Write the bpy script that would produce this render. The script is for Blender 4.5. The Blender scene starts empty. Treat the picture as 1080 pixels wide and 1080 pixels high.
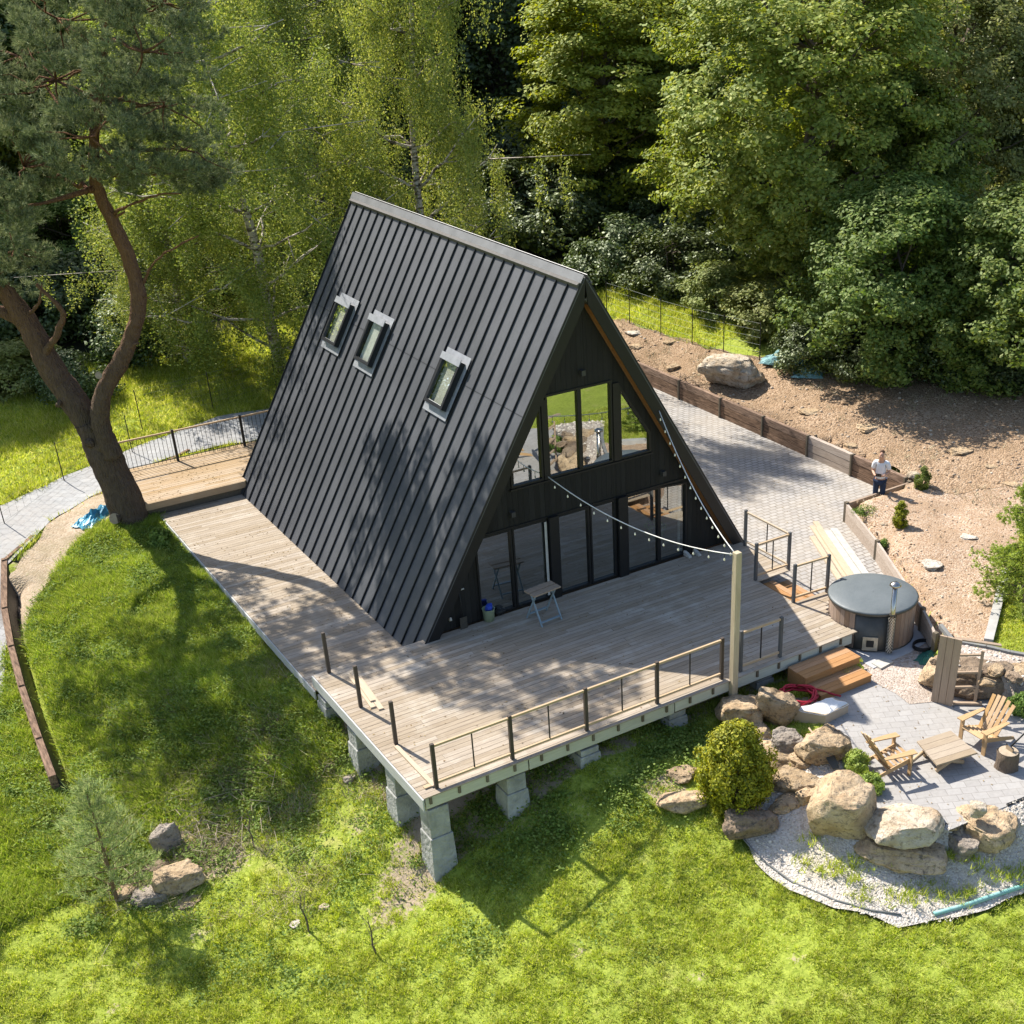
import bpy, bmesh, math, random
import numpy as np
from mathutils import Vector, Matrix, noise, geometry
random.seed(11)
rng = np.random.default_rng(11)
SC = bpy.context.scene
COL = SC.collection
R = math.radians
# ------------------------------------------------------------------ camera
FOC, PCX, PCY = 1328.755, 654.8, 684.0
ROT = np.array([[0.8312015, -0.555601, -0.0202859], [-0.2933781, -0.4073274, -0.8648779], [0.472264, 0.7248392, -0.5015723]])
CAM = np.array([-14.30996, -23.00668, 14.0259])
def pray(u, v): return ROT.T @ np.array([(u-PCX)/FOC, (v-PCY)/FOC, 1.0])
def at(u, v, z=0.0):
    d = pray(u, v); return Vector(CAM + d*((z-CAM[2])/d[2]))
def aty(u, v, y):
    d = pray(u, v); return Vector(CAM + d*((y-CAM[1])/d[1]))
def atd(u, v, depth): return Vector(CAM + pray(u, v)*depth)
def depth_of(p): return float(ROT[2] @ (np.array(p)-CAM))
def proj(P):
    q = (np.asarray(P)-CAM) @ ROT.T
    return PCX+FOC*q[..., 0]/q[..., 2], PCY+FOC*q[..., 1]/q[..., 2], q[..., 2]
cd = bpy.data.cameras.new('camera'); cam = bpy.data.objects.new('camera', cd); COL.objects.link(cam)
cd.sensor_width = 36; cd.sensor_fit = 'HORIZONTAL'
cd.lens = FOC/1080*36; cd.shift_x = (540-PCX)/1080; cd.shift_y = (PCY-540)/1080
cd.clip_start = .1; cd.clip_end = 3000
m = Matrix.Identity(4)
for i in range(3):
    m[i][0] = ROT[0][i]; m[i][1] = -ROT[1][i]; m[i][2] = -ROT[2][i]; m[i][3] = CAM[i]
cam.matrix_world = m
SC.camera = cam
# ------------------------------------------------------------------ light
SUND = Vector((-.235, .94, 1.0)).normalized()
W = bpy.data.worlds.new('World'); SC.world = W; W.use_nodes = True
nt = W.node_tree; nt.nodes.clear()
sky = nt.nodes.new('ShaderNodeTexSky'); sky.sky_type = 'NISHITA'; sky.sun_disc = False
sky.sun_elevation = math.asin(SUND.z); sky.sun_rotation = math.atan2(SUND.x, SUND.y)
sky.air_density = 1.0; sky.dust_density = 1.2; sky.ozone_density = 1.0
bg = nt.nodes.new('ShaderNodeBackground'); bg.inputs[1].default_value = .118
wo = nt.nodes.new('ShaderNodeOutputWorld')
nt.links.new(sky.outputs[0], bg.inputs[0]); nt.links.new(bg.outputs[0], wo.inputs[0])
sl = bpy.data.lights.new('sun', 'SUN'); sl.energy = 5.0; sl.angle = R(.5); sl.color = (1, .95, .86)
so = bpy.data.objects.new('sun', sl); COL.objects.link(so)
so.rotation_euler = SUND.to_track_quat('Z', 'Y').to_euler(); so.location = (0, 0, 60)
SC.view_settings.view_transform = 'Standard'; SC.view_settings.look = 'None'
SC.view_settings.exposure = 1.0; SC.view_settings.gamma = 1
SC.cycles.max_bounces = 8; SC.cycles.transparent_max_bounces = 12
SC.cycles.diffuse_bounces = 3; SC.cycles.glossy_bounces = 3; SC.cycles.transmission_bounces = 4
# ------------------------------------------------------------------ objects
def tag(o, label=None, cat=None, group=None, kind=None):
    if label: o['label'] = label
    if cat: o['category'] = cat
    if group: o['group'] = group
    if kind: o['kind'] = kind
    return o
def thing(name, label, cat, loc=(0, 0, 0), group=None, rz=0.0):
    o = bpy.data.objects.new(name, None); COL.objects.link(o)
    o.empty_display_size = .2; o.location = loc; o.rotation_euler = (0, 0, rz)
    return tag(o, label, cat, group)
def wloc(o):
    v = Vector((0, 0, 0))
    while o is not None: v += o.location; o = o.parent
    return v
def link_mesh(name, me, mt, parent=None, off=None):
    """me is in world axes; off = local origin already removed"""
    o = bpy.data.objects.new(name, me); COL.objects.link(o)
    if parent: o.parent = parent
    if mt is not None and not len(me.materials): me.materials.append(mt)
    return o
def copy_tree(o, parent=None):
    c = o.copy(); COL.objects.link(c)
    if parent: c.parent = parent
    for ch in list(o.children): copy_tree(ch, c)
    return c
class MB:
    def __init__(s): s.v = []; s.f = []
    def add(s, vs, fs):
        n = len(s.v); s.v += [tuple(p) for p in vs]; s.f += [tuple(i+n for i in f) for f in fs]; return s
    def hexa(s, b, t):
        return s.add(list(b)+list(t), [(3, 2, 1, 0), (4, 5, 6, 7), (0, 1, 5, 4), (1, 2, 6, 5), (2, 3, 7, 6), (3, 0, 4, 7)])
    def box(s, x0, x1, y0, y1, z0, z1):
        return s.hexa([(x0, y0, z0), (x1, y0, z0), (x1, y1, z0), (x0, y1, z0)], [(x0, y0, z1), (x1, y0, z1), (x1, y1, z1), (x0, y1, z1)])
    def bar(s, p, q, w, h, up=(0, 0, 1)):
        p = Vector(p); q = Vector(q); d = (q-p).normalized(); up = Vector(up)
        if abs(d.dot(up)) > .98: up = Vector((1, 0, 0)) if abs(d.x) < .9 else Vector((0, 1, 0))
        sd = d.cross(up).normalized(); u = sd.cross(d).normalized()
        c = [(-w/2, -h/2), (w/2, -h/2), (w/2, h/2), (-w/2, h/2)]
        a = [p+sd*i+u*j for i, j in c]; b = [q+sd*i+u*j for i, j in c]
        return s.add(a+b, [(3, 2, 1, 0), (4, 5, 6, 7), (0, 1, 5, 4), (1, 2, 6, 5), (2, 3, 7, 6), (3, 0, 4, 7)])
    def tube(s, pts, rad, n=8, caps=True):
        pts = [Vector(p) for p in pts]; k = len(pts)
        if not hasattr(rad, '__len__'): rad = [rad]*k
        base = len(s.v); ref = Vector((0, 0, 1)); prev = None
        for i, p in enumerate(pts):
            d = (pts[min(i+1, k-1)]-pts[max(i-1, 0)]).normalized()
            if prev is None:
                a = d.cross(ref)
                if a.length < .1: a = d.cross(Vector((1, 0, 0)))
            else: a = prev-d*prev.dot(d)
            a.normalize(); prev = a; b = d.cross(a)
            for j in range(n):
                t = 2*math.pi*j/n; s.v.append(tuple(p+(a*math.cos(t)+b*math.sin(t))*rad[i]))
        for i in range(k-1):
            for j in range(n):
                j2 = (j+1) % n
                s.f.append((base+i*n+j, base+i*n+j2, base+(i+1)*n+j2, base+(i+1)*n+j))
        if caps:
            s.f.append(tuple(base+j for j in range(n))[::-1]); s.f.append(tuple(base+(k-1)*n+j for j in range(n)))
        return s
    def lathe(s, c, prof, n=32, a0=0, a1=2*math.pi):
        full = abs(a1-a0-2*math.pi) < 1e-6; m_ = n if full else n+1; base = len(s.v)
        for r, z in prof:
            for j in range(m_):
                t = a0+(a1-a0)*j/n; s.v.append((c[0]+r*math.cos(t), c[1]+r*math.sin(t), c[2]+z))
        for i in range(len(prof)-1):
            for j in range(n):
                j2 = (j+1) % m_
                s.f.append((base+i*m_+j, base+i*m_+j2, base+(i+1)*m_+j2, base+(i+1)*m_+j))
        return s
    def prism(s, poly, ext):
        n = len(poly); e = Vector(ext); a = [Vector(p) for p in poly]; b = [p+e for p in a]
        return s.add(a+b, [tuple(range(n))[::-1], tuple(range(n, 2*n))]+[(i, (i+1) % n, n+(i+1) % n, n+i) for i in range(n)])
    def build(s, name, mt, parent=None, smooth=False, bevel=0):
        off = wloc(parent) if parent else Vector((0, 0, 0))
        me = bpy.data.meshes.new(name)
        me.from_pydata([(p[0]-off.x, p[1]-off.y, p[2]-off.z) for p in s.v], [], s.f); me.validate()
        bm = bmesh.new(); bm.from_mesh(me)
        bmesh.ops.recalc_face_normals(bm, faces=bm.faces)
        if bevel:
            bmesh.ops.bevel(bm, geom=[e for e in bm.edges if e.calc_face_angle(0) > .5], offset=bevel, segments=1, affect='EDGES')
        bm.to_mesh(me); bm.free()
        if smooth:
            for p in me.polygons: p.use_smooth = True
        return link_mesh(name, me, mt, parent)
def np_mesh(name, V, quads=None, tris=None, attrs=None):
    me = bpy.data.meshes.new(name); V = np.asarray(V, np.float32)
    me.vertices.add(len(V)); me.vertices.foreach_set('co', V.ravel())
    idx, st, tot = [], [], 0
    for F, k in ((quads, 4), (tris, 3)):
        if F is None or not len(F): continue
        F = np.asarray(F, np.int32); idx.append(F.ravel()); st.append(np.arange(len(F))*k+tot); tot += F.size
    idx = np.concatenate(idx); st = np.concatenate(st)
    me.loops.add(len(idx)); me.loops.foreach_set('vertex_index', idx)
    me.polygons.add(len(st)); me.polygons.foreach_set('loop_start', st.astype(np.int32))
    me.update(calc_edges=True); me.validate()
    for k, a in (attrs or {}).items():
        at_ = me.attributes.new(k, 'FLOAT', 'POINT'); at_.data.foreach_set('value', np.asarray(a, np.float32))
    return me
# ------------------------------------------------------------------ materials
class NT:
    def __init__(s, name):
        s.m = bpy.data.materials.new(name); s.m.use_nodes = True; s.t = s.m.node_tree; s.t.nodes.clear()
        s.out = s.n('OutputMaterial')
    def n(s, typ, **kw):
        x = s.t.nodes.new('ShaderNode'+typ)
        for k, v in kw.items(): setattr(x, k, v)
        return x
    def l(s, a, b): s.t.links.new(a, b)
    def coord(s, kind='Object', scale=(1, 1, 1), rot=0.0):
        c = s.n('TexCoord'); mp = s.n('Mapping'); mp.inputs['Scale'].default_value = scale; mp.inputs['Rotation'].default_value = (0, 0, rot)
        s.l(c.outputs[kind], mp.inputs[0]); return mp.outputs[0]
    def noise(s, vec, scale, detail=4, rough=.55, dist=0.0):
        x = s.n('TexNoise'); x.inputs['Scale'].default_value = scale; x.inputs['Detail'].default_value = detail
        x.inputs['Roughness'].default_value = rough; x.inputs['Distortion'].default_value = dist
        if vec is not None: s.l(vec, x.inputs['Vector'])
        return x.outputs['Fac']
    def vor(s, vec, scale, feature='F1', out='Color', rnd=1.0):
        x = s.n('TexVoronoi', feature=feature); x.inputs['Scale'].default_value = scale; x.inputs['Randomness'].default_value = rnd
        s.l(vec, x.inputs['Vector']); return x.outputs[out]
    def ramp(s, fac, stops, interp='LINEAR'):
        x = s.n('ValToRGB'); x.color_ramp.interpolation = interp; e = x.color_ramp.elements
        while len(e) < len(stops): e.new(.5)
        for k, (p, c) in enumerate(stops):
            e[k].position = p; e[k].color = (c, c, c, 1) if not hasattr(c, '__len__') else (*c, 1)
        s.l(fac, x.inputs[0]); return x.outputs[0]
    def mix(s, fac, a, b, mode='MIX'):
        x = s.n('Mix', data_type='RGBA', blend_type=mode)
        for sock, v in ((x.inputs[0], fac), (x.inputs[6], a), (x.inputs[7], b)):
            if hasattr(v, 'is_linked'): s.l(v, sock)
            elif hasattr(v, '__len__'): sock.default_value = (*v, 1)
            else: sock.default_value = v
        return x.outputs[2]
    def math(s, op, a, b=0.0):
        x = s.n('Math', operation=op)
        for sock, v in ((x.inputs[0], a), (x.inputs[1], b)):
            if hasattr(v, 'is_linked'): s.l(v, sock)
            else: sock.default_value = v
        return x.outputs[0]
    def rand(s): return s.n('NewGeometry').outputs['Random Per Island']
    def orand(s): return s.n('ObjectInfo').outputs['Random']
    def attr(s, name):
        x = s.n('Attribute'); x.attribute_name = name; return x.outputs['Fac']
    def hsv(s, col, v=1.0, sat=1.0, h=.5):
        x = s.n('HueSaturation'); 
        for sock, val in ((x.inputs['Value'], v), (x.inputs['Saturation'], sat), (x.inputs['Hue'], h)):
            if hasattr(val, 'is_linked'): s.l(val, sock)
            else: sock.default_value = val
        s.l(col, x.inputs['Color']); return x.outputs[0]
    def bump(s, h, strength=.5, dist=.02):
        x = s.n('Bump'); x.inputs['Strength'].default_value = strength; x.inputs['Distance'].default_value = dist
        s.l(h, x.inputs['Height']); return x.outputs[0]
    def pbr(s, col, rough=.8, metal=0.0, nrm=None, spec=.3):
        p = s.n('BsdfPrincipled')
        for key, v in (('Base Color', col), ('Roughness', rough), ('Metallic', metal), ('Specular IOR Level', spec)):
            if hasattr(v, 'is_linked'): s.l(v, p.inputs[key])
            elif hasattr(v, '__len__'): p.inputs[key].default_value = (*v, 1)
            else: p.inputs[key].default_value = v
        if nrm is not None: s.l(nrm, p.inputs['Normal'])
        s.l(p.outputs[0], s.out.inputs[0]); return s.m
def plain(name, c1, c2=None, scale=6, rough=.7, metal=0.0, spec=.3, bump=.2, stretch=(1, 1, 1), rnd=.0, bd=.01):
    t = NT(name); v = t.coord(scale=stretch); c2 = c2 or tuple(x*.72 for x in c1)
    n1 = t.noise(v, scale, 6, .6); col = t.mix(t.ramp(n1, [(.3, 0.0), (.7, 1.0)]), c1, c2)
    if rnd:
        val = t.math('ADD', t.math('MULTIPLY', t.rand(), rnd), 1-rnd/2); col = t.hsv(col, v=val)
    nb = t.noise(v, scale*4, 4)
    return t.pbr(col, rough, metal, t.bump(nb, bump, bd) if bump else None, spec)
def wood(name, c1, c2, axis='x', rough=.75, rnd=.35, grain=5.0, stain=None):
    st = {'x': (1, 9, 9), 'y': (9, 1, 9), 'z': (9, 9, 1)}[axis]
    t = NT(name); v = t.coord(scale=st); r_ = t.rand()
    # offset the grain per board
    vm = t.n('VectorMath', operation='ADD'); cb = t.n('CombineXYZ'); t.l(t.math('MULTIPLY', r_, 37.0), cb.inputs[0]); t.l(t.math('MULTIPLY', r_, 19.0), cb.inputs[2])
    t.l(v, vm.inputs[0]); t.l(cb.outputs[0], vm.inputs[1])
    n1 = t.noise(vm.outputs[0], grain, 6, .65); n2 = t.noise(vm.outputs[0], grain*4, 3, .6)
    col = t.mix(t.ramp(n1, [(.32, 0.0), (.68, 1.0)]), c1, c2)
    if stain:
        n3 = t.noise(t.coord(), 1.1, 6, .7); col = t.mix(t.ramp(n3, [(.52, 0.0), (.7, .65)]), col, stain)
    val = t.math('ADD', t.math('MULTIPLY', r_, rnd), 1-rnd/2)
    col = t.hsv(col, v=val, sat=t.math('ADD', t.math('MULTIPLY', r_, -.3), 1.15))
    return t.pbr(col, rough, 0, t.bump(n2, .25, .006), .25)
def leafm(name, ca, cb, cc=None, trans=.4, rough=.5, gl=.06):
    t = NT(name); r_ = t.rand(); cc = cc or cb
    col = t.ramp(r_, [(0, ca), (.55, cb), (1, cc)])
    big = t.noise(t.coord(), .55, 3); md = t.noise(t.coord(), 4.5, 4, .65); col = t.hsv(col, v=t.math('ADD', t.math('ADD', t.math('MULTIPLY', big, .8), t.math('MULTIPLY', md, 1.1)), .05), h=t.math('ADD', t.math('MULTIPLY', t.orand(), .03), .485))
    d = t.n('BsdfDiffuse'); tr = t.n('BsdfTranslucent'); g = t.n('BsdfGlossy'); g.inputs['Roughness'].default_value = rough
    g.inputs['Color'].default_value = (.9, .95, .8, 1)
    t.l(col, d.inputs[0]); t.l(t.hsv(col, v=1.35, sat=1.1, h=.487), tr.inputs[0])
    m1 = t.n('MixShader'); m1.inputs[0].default_value = trans; t.l(d.outputs[0], m1.inputs[1]); t.l(tr.outputs[0], m1.inputs[2])
    m2 = t.n('MixShader'); m2.inputs[0].default_value = gl; t.l(m1.outputs[0], m2.inputs[1]); t.l(g.outputs[0], m2.inputs[2])
    t.l(m2.outputs[0], t.out.inputs[0]); return t.m
# ------------------------------------------------------------------ terrain
CTRL = np.array([
(-7.05,-5.15,-2.05),(-5.2,-5.1,-1.35),(-3.6,-5.2,-.78),(-1.5,-5.5,-.85),(.3,-5.8,-.72),(-7.05,-3.75,-1.6),(-7.1,-1.9,-1.4),(-7.15,-.4,-.88),
(-4,-2,-.8),(0,-2,-.7),(-4,5,-.7),(0,6,-.7),(3,-4,-.7),
(-7.2,3,-.8),(-7.2,7,-.68),(-7.3,11,-.6),(-8,11.9,-.4),(-9.2,12.5,-.45),(-9,9,-.6),(-9,5,-.8),(-9.2,2.5,-1.05),(-10.8,10,-.85),(-11,7,-1.1),(-11.2,4,-1.45),
(-10.8,2,-1.7),(-9,.8,-1.4),(-9,-.7,-1.95),(-11,0,-2.05),
(-6.7,-7.1,-2.05),(-4.7,-6.6,-1.5),(-3.2,-6.4,-1.12),(-9,-5,-2.4),(-11,-2,-2.3),(-12.5,-2,-2.4),(-15,-3,-2.75),(-8,-9,-2.6),(-4,-9,-1.9),(-2.4,-9,-1.55),(-.35,-9.6,-.75),(.55,-10.3,-.72),(1.3,-10.9,-.72),(2.2,-11.5,-.72),(3.2,-11.3,-.7),(-.2,-8.6,-.75),
(-1.9,-11.5,-1.65),(-4,-12,-2.1),(0,-14,-1.8),(-8,-14,-2.9),(-16,-10,-3.4),(-24,-14,-4),
(-13.2,2,-1.9),(-13.4,6,-1.3),(-12.9,9.5,-.8),(-16,2,-2.0),(-16,8,-1.2),(-24,0,-2.2),(-24,12,-1),
(-11.6,12,-.55),(-10.5,15,-.38),(-8,15.5,-.34),(-5,16,-.3),(-2,17.5,-.25),(-12,18,-.2),(-6,22,.1),(0,21,.1),(-14,25,.2),(-5,28,.5),(5,24,.6),(-24,30,.8),
(10.7,2,.2),(10.7,8,.25),(10.7,14,.28),(10.8,20,.45),(12.1,16,.8),(12.9,9.8,.8),(12.5,4,.65),(13,0,.55),(16,18,1.2),(16,10,1.2),(16,4,1.0),(18,-2,.9),(24,15,2),(24,0,1.5),(20,30,2.5),(10,28,1.4),
(8.2,-.3,.12),(10.5,-.4,.2),(9.5,-2.5,.12),(7.3,-2.6,.05),(6.2,-4.6,.0),(5.2,-6.3,-.05),(8,-5.4,.1),(6.5,-6.8,.03),(5.5,-7.2,-.02),(11,-4.5,.3),
(4.9,-7.9,-.08),(7,-9,.0),(9,-8,.1),(-.9,-8.2,-1.05),(-.5,-7.0,-.85),
(-.8,-11.3,-1.38),(1.4,-12.1,-1.36),(-1.9,-8.7,-1.33),(-1.9,-7.6,-1.15),(-1.2,-9.6,-1.2),(.3,-11.3,-1.25),(1.8,-12.0,-1.25),(4,-12.6,-1.2),(8,-14,-1.0),(14,-12,.2),(24,-20,-.5),
(8,6,-.4),(8,14,-.3),(7,-2.3,-.3)], float)
def _tps_k(r2): return np.where(r2 > 1e-12, .5*r2*np.log(np.maximum(r2, 1e-12)), 0)
def _fit(P, lam=.02):
    n = len(P); d = P[:, None, :2]-P[None, :, :2]; K = _tps_k((d**2).sum(-1))+lam*np.eye(n)
    Q = np.c_[np.ones(n), P[:, :2]]; A = np.block([[K, Q], [Q.T, np.zeros((3, 3))]])
    return np.linalg.solve(A, np.r_[P[:, 2], np.zeros(3)])
TW = _fit(CTRL)
def inpoly(poly, x, y):
    x = np.asarray(x, float); y = np.asarray(y, float); r = np.zeros(x.shape, bool); n = len(poly)
    for i in range(n):
        x0, y0 = poly[i][0], poly[i][1]; x1, y1 = poly[i-1][0], poly[i-1][1]
        c = ((y0 > y) != (y1 > y)); 
        with np.errstate(divide='ignore', invalid='ignore'):
            xi = (x1-x0)*(y-y0)/(y1-y0 if y1 != y0 else 1e-9)+x0
        r ^= c & (x < xi)
    return r
PAVE = [(10.62, -.13), (10.62, 22.2), (8.5, 24), (5.2, 24), (4.3, 12.4), (4.3, -.4), (2.8, -1.2), (2.8, -5.0), (3.3, -5.75), (5.12, -6.62), (5.74, -5.46), (7.34, -2.22), (8.24, -.13)]
PATIO = [tuple(at(u, v, -.55)[:2]) for u, v in [(858, 738), (908, 706), (905, 684), (940, 682), (985, 670), (992, 722), (1008, 727), (1045, 733), (1090, 752), (1190, 780), (1150, 850), (1085, 842), (1062, 850), (1000, 876), (905, 862), (884, 800)]]
def zpave(x, y):
    t = np.clip((-1.0-np.asarray(y, float))/4.8, 0, 1); return -.38-.17*t
def tps(x, y):
    x = np.clip(np.asarray(x, float), -26, 27); y0 = np.asarray(y, float); y = np.clip(y0, -20, 32); out = np.zeros(x.shape)
    for k in range(len(CTRL)):
        out += TW[k]*_tps_k((x-CTRL[k, 0])**2+(y-CTRL[k, 1])**2)
    out += TW[-3]+TW[-2]*x+TW[-1]*y
    out += np.clip(y0-32, 0, 200)*.05
    return out
def lump(x, y):
    return .022*np.sin(x*3.1+1.3*np.sin(y*1.7))*np.sin(y*2.7+x*.9)+.03*np.sin(x*1.13+2)*np.sin(y*1.31+.5)+.012*np.sin(x*7.3+y*3)*np.sin(y*6.1)
WP = [(170, 489, -.22), (103, 521, -.33), (52, 549, -.42), (4, 590, -.52), (4, 640, -.75), (11, 680, -.92), (22, 722, -1.08), (40, 777, -1.3), (55, 818, -1.45)]
DITCH = np.array(sorted([tuple(at(u, v, z)[:2]) for u, v, z in WP[3:]], key=lambda q: q[1]))
def H(x, y):
    x = np.asarray(x, float); y = np.asarray(y, float); z = tps(x, y)+lump(x, y)
    d = x-np.interp(y, DITCH[:, 1], DITCH[:, 0]); on = (y > 1.4) & (y < 10.6) & (d > 0)
    z = np.where(on, z-.5*np.exp(-((d-.2)/.2)**2), z)
    z = np.where(inpoly(PAVE, x, y), zpave(x, y)-.03, z)
    z = np.where(inpoly(PATIO, x, y), -.58, z)
    return z
def hz(x, y): return float(H(np.array([x]), np.array([y]))[0])
def gp(u, v, dz=0.0):
    d = pray(u, v); t0, t1 = 5.0, 120.0; ts = np.linspace(t0, t1, 400)
    P = CAM[None]+d[None]*ts[:, None]; g = P[:, 2]-H(P[:, 0], P[:, 1]); i = int(np.argmax(g < 0)) if (g < 0).any() else 399
    a, b = ts[max(i-1, 0)], ts[i]
    ts = np.linspace(a, b, 60); P = CAM[None]+d[None]*ts[:, None]; g = P[:, 2]-H(P[:, 0], P[:, 1]); i = int(np.argmax(g <= 0)) if (g <= 0).any() else 59
    p = P[i]; return Vector((p[0], p[1], hz(p[0], p[1])+dz))
def gax(lo, hi, step):
    core = np.arange(lo, hi+1e-6, step); out = []; s = step; p = hi
    while p < 600: s *= 1.35; p += s; out.append(p)
    lo_ = []; s = step; p = lo
    while p > -600: s *= 1.35; p -= s; lo_.append(p)
    return np.array(lo_[::-1]+list(core)+out)
# paths / beds in plan
def px(poly, z): return [tuple(at(u, v, z)[:2]) for u, v in poly]
PATH = px([(-60, 566), (0, 536), (60, 509), (110, 490), (150, 474), (200, 457), (240, 445), (285, 437), (340, 430), (340, 455), (285, 462), (235, 472), (172, 488), (104, 521), (53, 549), (3, 590), (1, 640), (-8, 700), (-75, 700)], -.38)
GBED = [(8.0, -.12), (10.62, -.12), (14, -.9), (13.2, -2.6), (10.6, -3.9), (8.12, -5.6), (5.5, -7.45), (5.0, -6.75), (5.05, -6.3), (7.22, -2.2)]
BANK = [(10.56, -.2), (10.56, 22), (11.1, 21.6), (11.5, 19), (12.1, 16.3), (12.45, 13), (12.75, 11), (13.0, 9.9), (15, 8.6), (19, 4), (19, -3), (14, -2.0), (12.2, -2.2), (10.62, -1.2)]
GBORD = px([(772, 868), (800, 905), (835, 930), (880, 950), (950, 968), (1010, 962), (1060, 944), (1100, 930), (1150, 900)], -1.3)+px([(1150, 822), (1085, 843), (1062, 851), (1000, 872), (905, 860), (884, 800), (866, 770)], -.6)+px([(850, 815), (815, 842)], -1.2)
SOIL = px([(50, 560), (103, 531), (150, 519), (140, 545), (112, 560), (84, 574), (60, 598), (40, 622), (22, 650), (12, 650), (8, 604)], -.6)
TERR = px([(990, 678), (1005, 681), (1040, 687), (1066, 693), (1150, 706), (1190, 760), (1090, 733), (1045, 716), (1010, 708), (985, 704)], -.1)
PEBB = px([(902, 700), (925, 690), (965, 672), (990, 672), (1002, 700), (990, 738), (960, 742), (925, 722)], -.54)
# ground cover masks
def bare(x, y):
    n = np.zeros(x.shape)
    for (a, b, r_, s) in BAREP: n = np.maximum(n, s*np.clip(1.3-np.hypot((x-a), (y-b))/r_, 0, 1))
    return n
BAREP = [(*gp(u, v)[:2], r_, s) for u, v, r_, s in [(70, 545, 1.1, 1), (95, 525, 1, 1), (40, 585, .9, .9), (60, 590, .7, .6), (195, 880, 1.2, .8), (230, 905, .9, .8), (170, 930, 1, .7), (430, 935, .9, .75), (410, 960, .8, .6), (300, 840, .8, .4), (255, 830, 1, .5),
  (560, 860, 1.2, .45), (610, 850, 1, .4), (660, 810, 1, .4), (700, 830, .7, .7), (210, 985, .5, .5), (120, 1065, .4, .5), (610, 1000, .4, .5), (430, 900, .7, .6), (380, 870, .7, .5), (350, 900, 1, .35), (60, 930, .8, .4), (330, 980, .7, .4), (165, 590, .7, .5), (735, 1030, .4, .5), (840, 1010, .35, .5)]]
gx = gax(-19, 19, .2); gy = gax(-17, 27, .2)
XX, YY = np.meshgrid(gx, gy); Z = H(XX.ravel(), YY.ravel()).reshape(XX.shape)
nx, ny = len(gx), len(gy)
ii = np.arange(nx*ny).reshape(ny, nx)
quads = np.stack([ii[:-1, :-1], ii[:-1, 1:], ii[1:, 1:], ii[1:, :-1]], -1).reshape(-1, 4)
DECKS = [[(-7.1, -5.2), (4.4, -5.2), (4.4, 12), (-7.1, 12)], [(-7.8, 11.8), (-3, 11.8), (-3, 14.75), (-7.8, 14.75)]]
xr, yr = XX.ravel(), YY.ravel()
bareA = np.clip(bare(xr, yr)+inpoly(DECKS[0], xr, yr)*.9, 0, 1)
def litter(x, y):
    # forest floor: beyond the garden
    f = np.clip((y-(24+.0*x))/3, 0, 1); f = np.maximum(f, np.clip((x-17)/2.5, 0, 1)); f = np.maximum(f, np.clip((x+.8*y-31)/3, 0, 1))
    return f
t = NT('ground_turf'); v = t.coord()
n1 = t.noise(v, 1.3, 6, .65); n2 = t.noise(v, 11, 5, .7); n3 = t.noise(v, .35, 3)
g = t.mix(t.ramp(n2, [(.3, 0.0), (.7, 1.0)]), (.14, .19, .02), (.36, .41, .07))
g = t.mix(t.ramp(n1, [(.58, 0.0), (.72, .55)]), g, (.42, .36, .15))
soil = t.mix(n2, (.27, .20, .13), (.44, .36, .26))
ba = t.math('ADD', t.attr('bare'), t.math('MULTIPLY', t.math('SUBTRACT', n2, .5), 1.1))
g = t.mix(t.ramp(ba, [(.45, 0.0), (.62, 1.0)]), g, soil)
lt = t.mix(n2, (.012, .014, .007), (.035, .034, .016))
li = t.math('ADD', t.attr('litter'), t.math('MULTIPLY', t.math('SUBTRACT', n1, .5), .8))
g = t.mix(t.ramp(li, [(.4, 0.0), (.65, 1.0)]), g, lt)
MT_GROUND = t.pbr(g, .95, 0, t.bump(n2, .8, .05), .1)
for Z_ in (GBED, BANK, GBORD, PATH, TERR, SOIL):
    Z -= .14*inpoly(Z_, XX, YY)
gme = np_mesh('ground', np.c_[xr, yr, Z.ravel()], quads=quads, attrs={'bare': bareA, 'litter': litter(xr, yr)})
for p in gme.polygons: p.use_smooth = True
tag(link_mesh('ground', gme, MT_GROUND), 'green grassy hillside ground round the house', None, None, 'structure')
def drape(name, poly, mt, zf, step=.25, kind='structure', label=None, jit=0.0, smooth=True):
    pts = []; n = len(poly)
    for i in range(n):
        a = Vector(poly[i][:2]); b = Vector(poly[(i+1) % n][:2]); k = max(1, int((b-a).length/step))
        for j in range(k):
            q = a.lerp(b, j/k)
            if jit: q += Vector((noise.noise((q.x*1.1, q.y*1.1, 3)), noise.noise((q.x*1.1, q.y*1.1, 9))))*jit
            pts.append(q)
    m_ = len(pts); P = np.array([tuple(p) for p in pts])
    xs = np.arange(P[:, 0].min(), P[:, 0].max(), step); ys = np.arange(P[:, 1].min(), P[:, 1].max(), step)
    gx_, gy_ = np.meshgrid(xs, ys); gx_ = gx_.ravel(); gy_ = gy_.ravel(); k = inpoly(P, gx_, gy_)
    inner = [Vector((a, b)) for a, b in zip(gx_[k], gy_[k])]
    res = geometry.delaunay_2d_cdt(pts+inner, [], [list(range(m_))], 1, 1e-4)
    V = np.array([tuple(q) for q in res[0]]); z = zf(V[:, 0], V[:, 1])
    me = bpy.data.meshes.new(name); me.from_pydata([(a, b, c) for (a, b), c in zip(V, z)], [], [tuple(f) for f in res[2]]); me.validate()
    for p in me.polygons: p.use_smooth = smooth
    bm = bmesh.new(); bm.from_mesh(me); bmesh.ops.recalc_face_normals(bm, faces=bm.faces)
    for f in bm.faces:
        if f.normal.z < 0: f.normal_flip()
    bm.to_mesh(me); bm.free()
    return tag(link_mesh(name, me, mt), label, None, None, kind)
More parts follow.
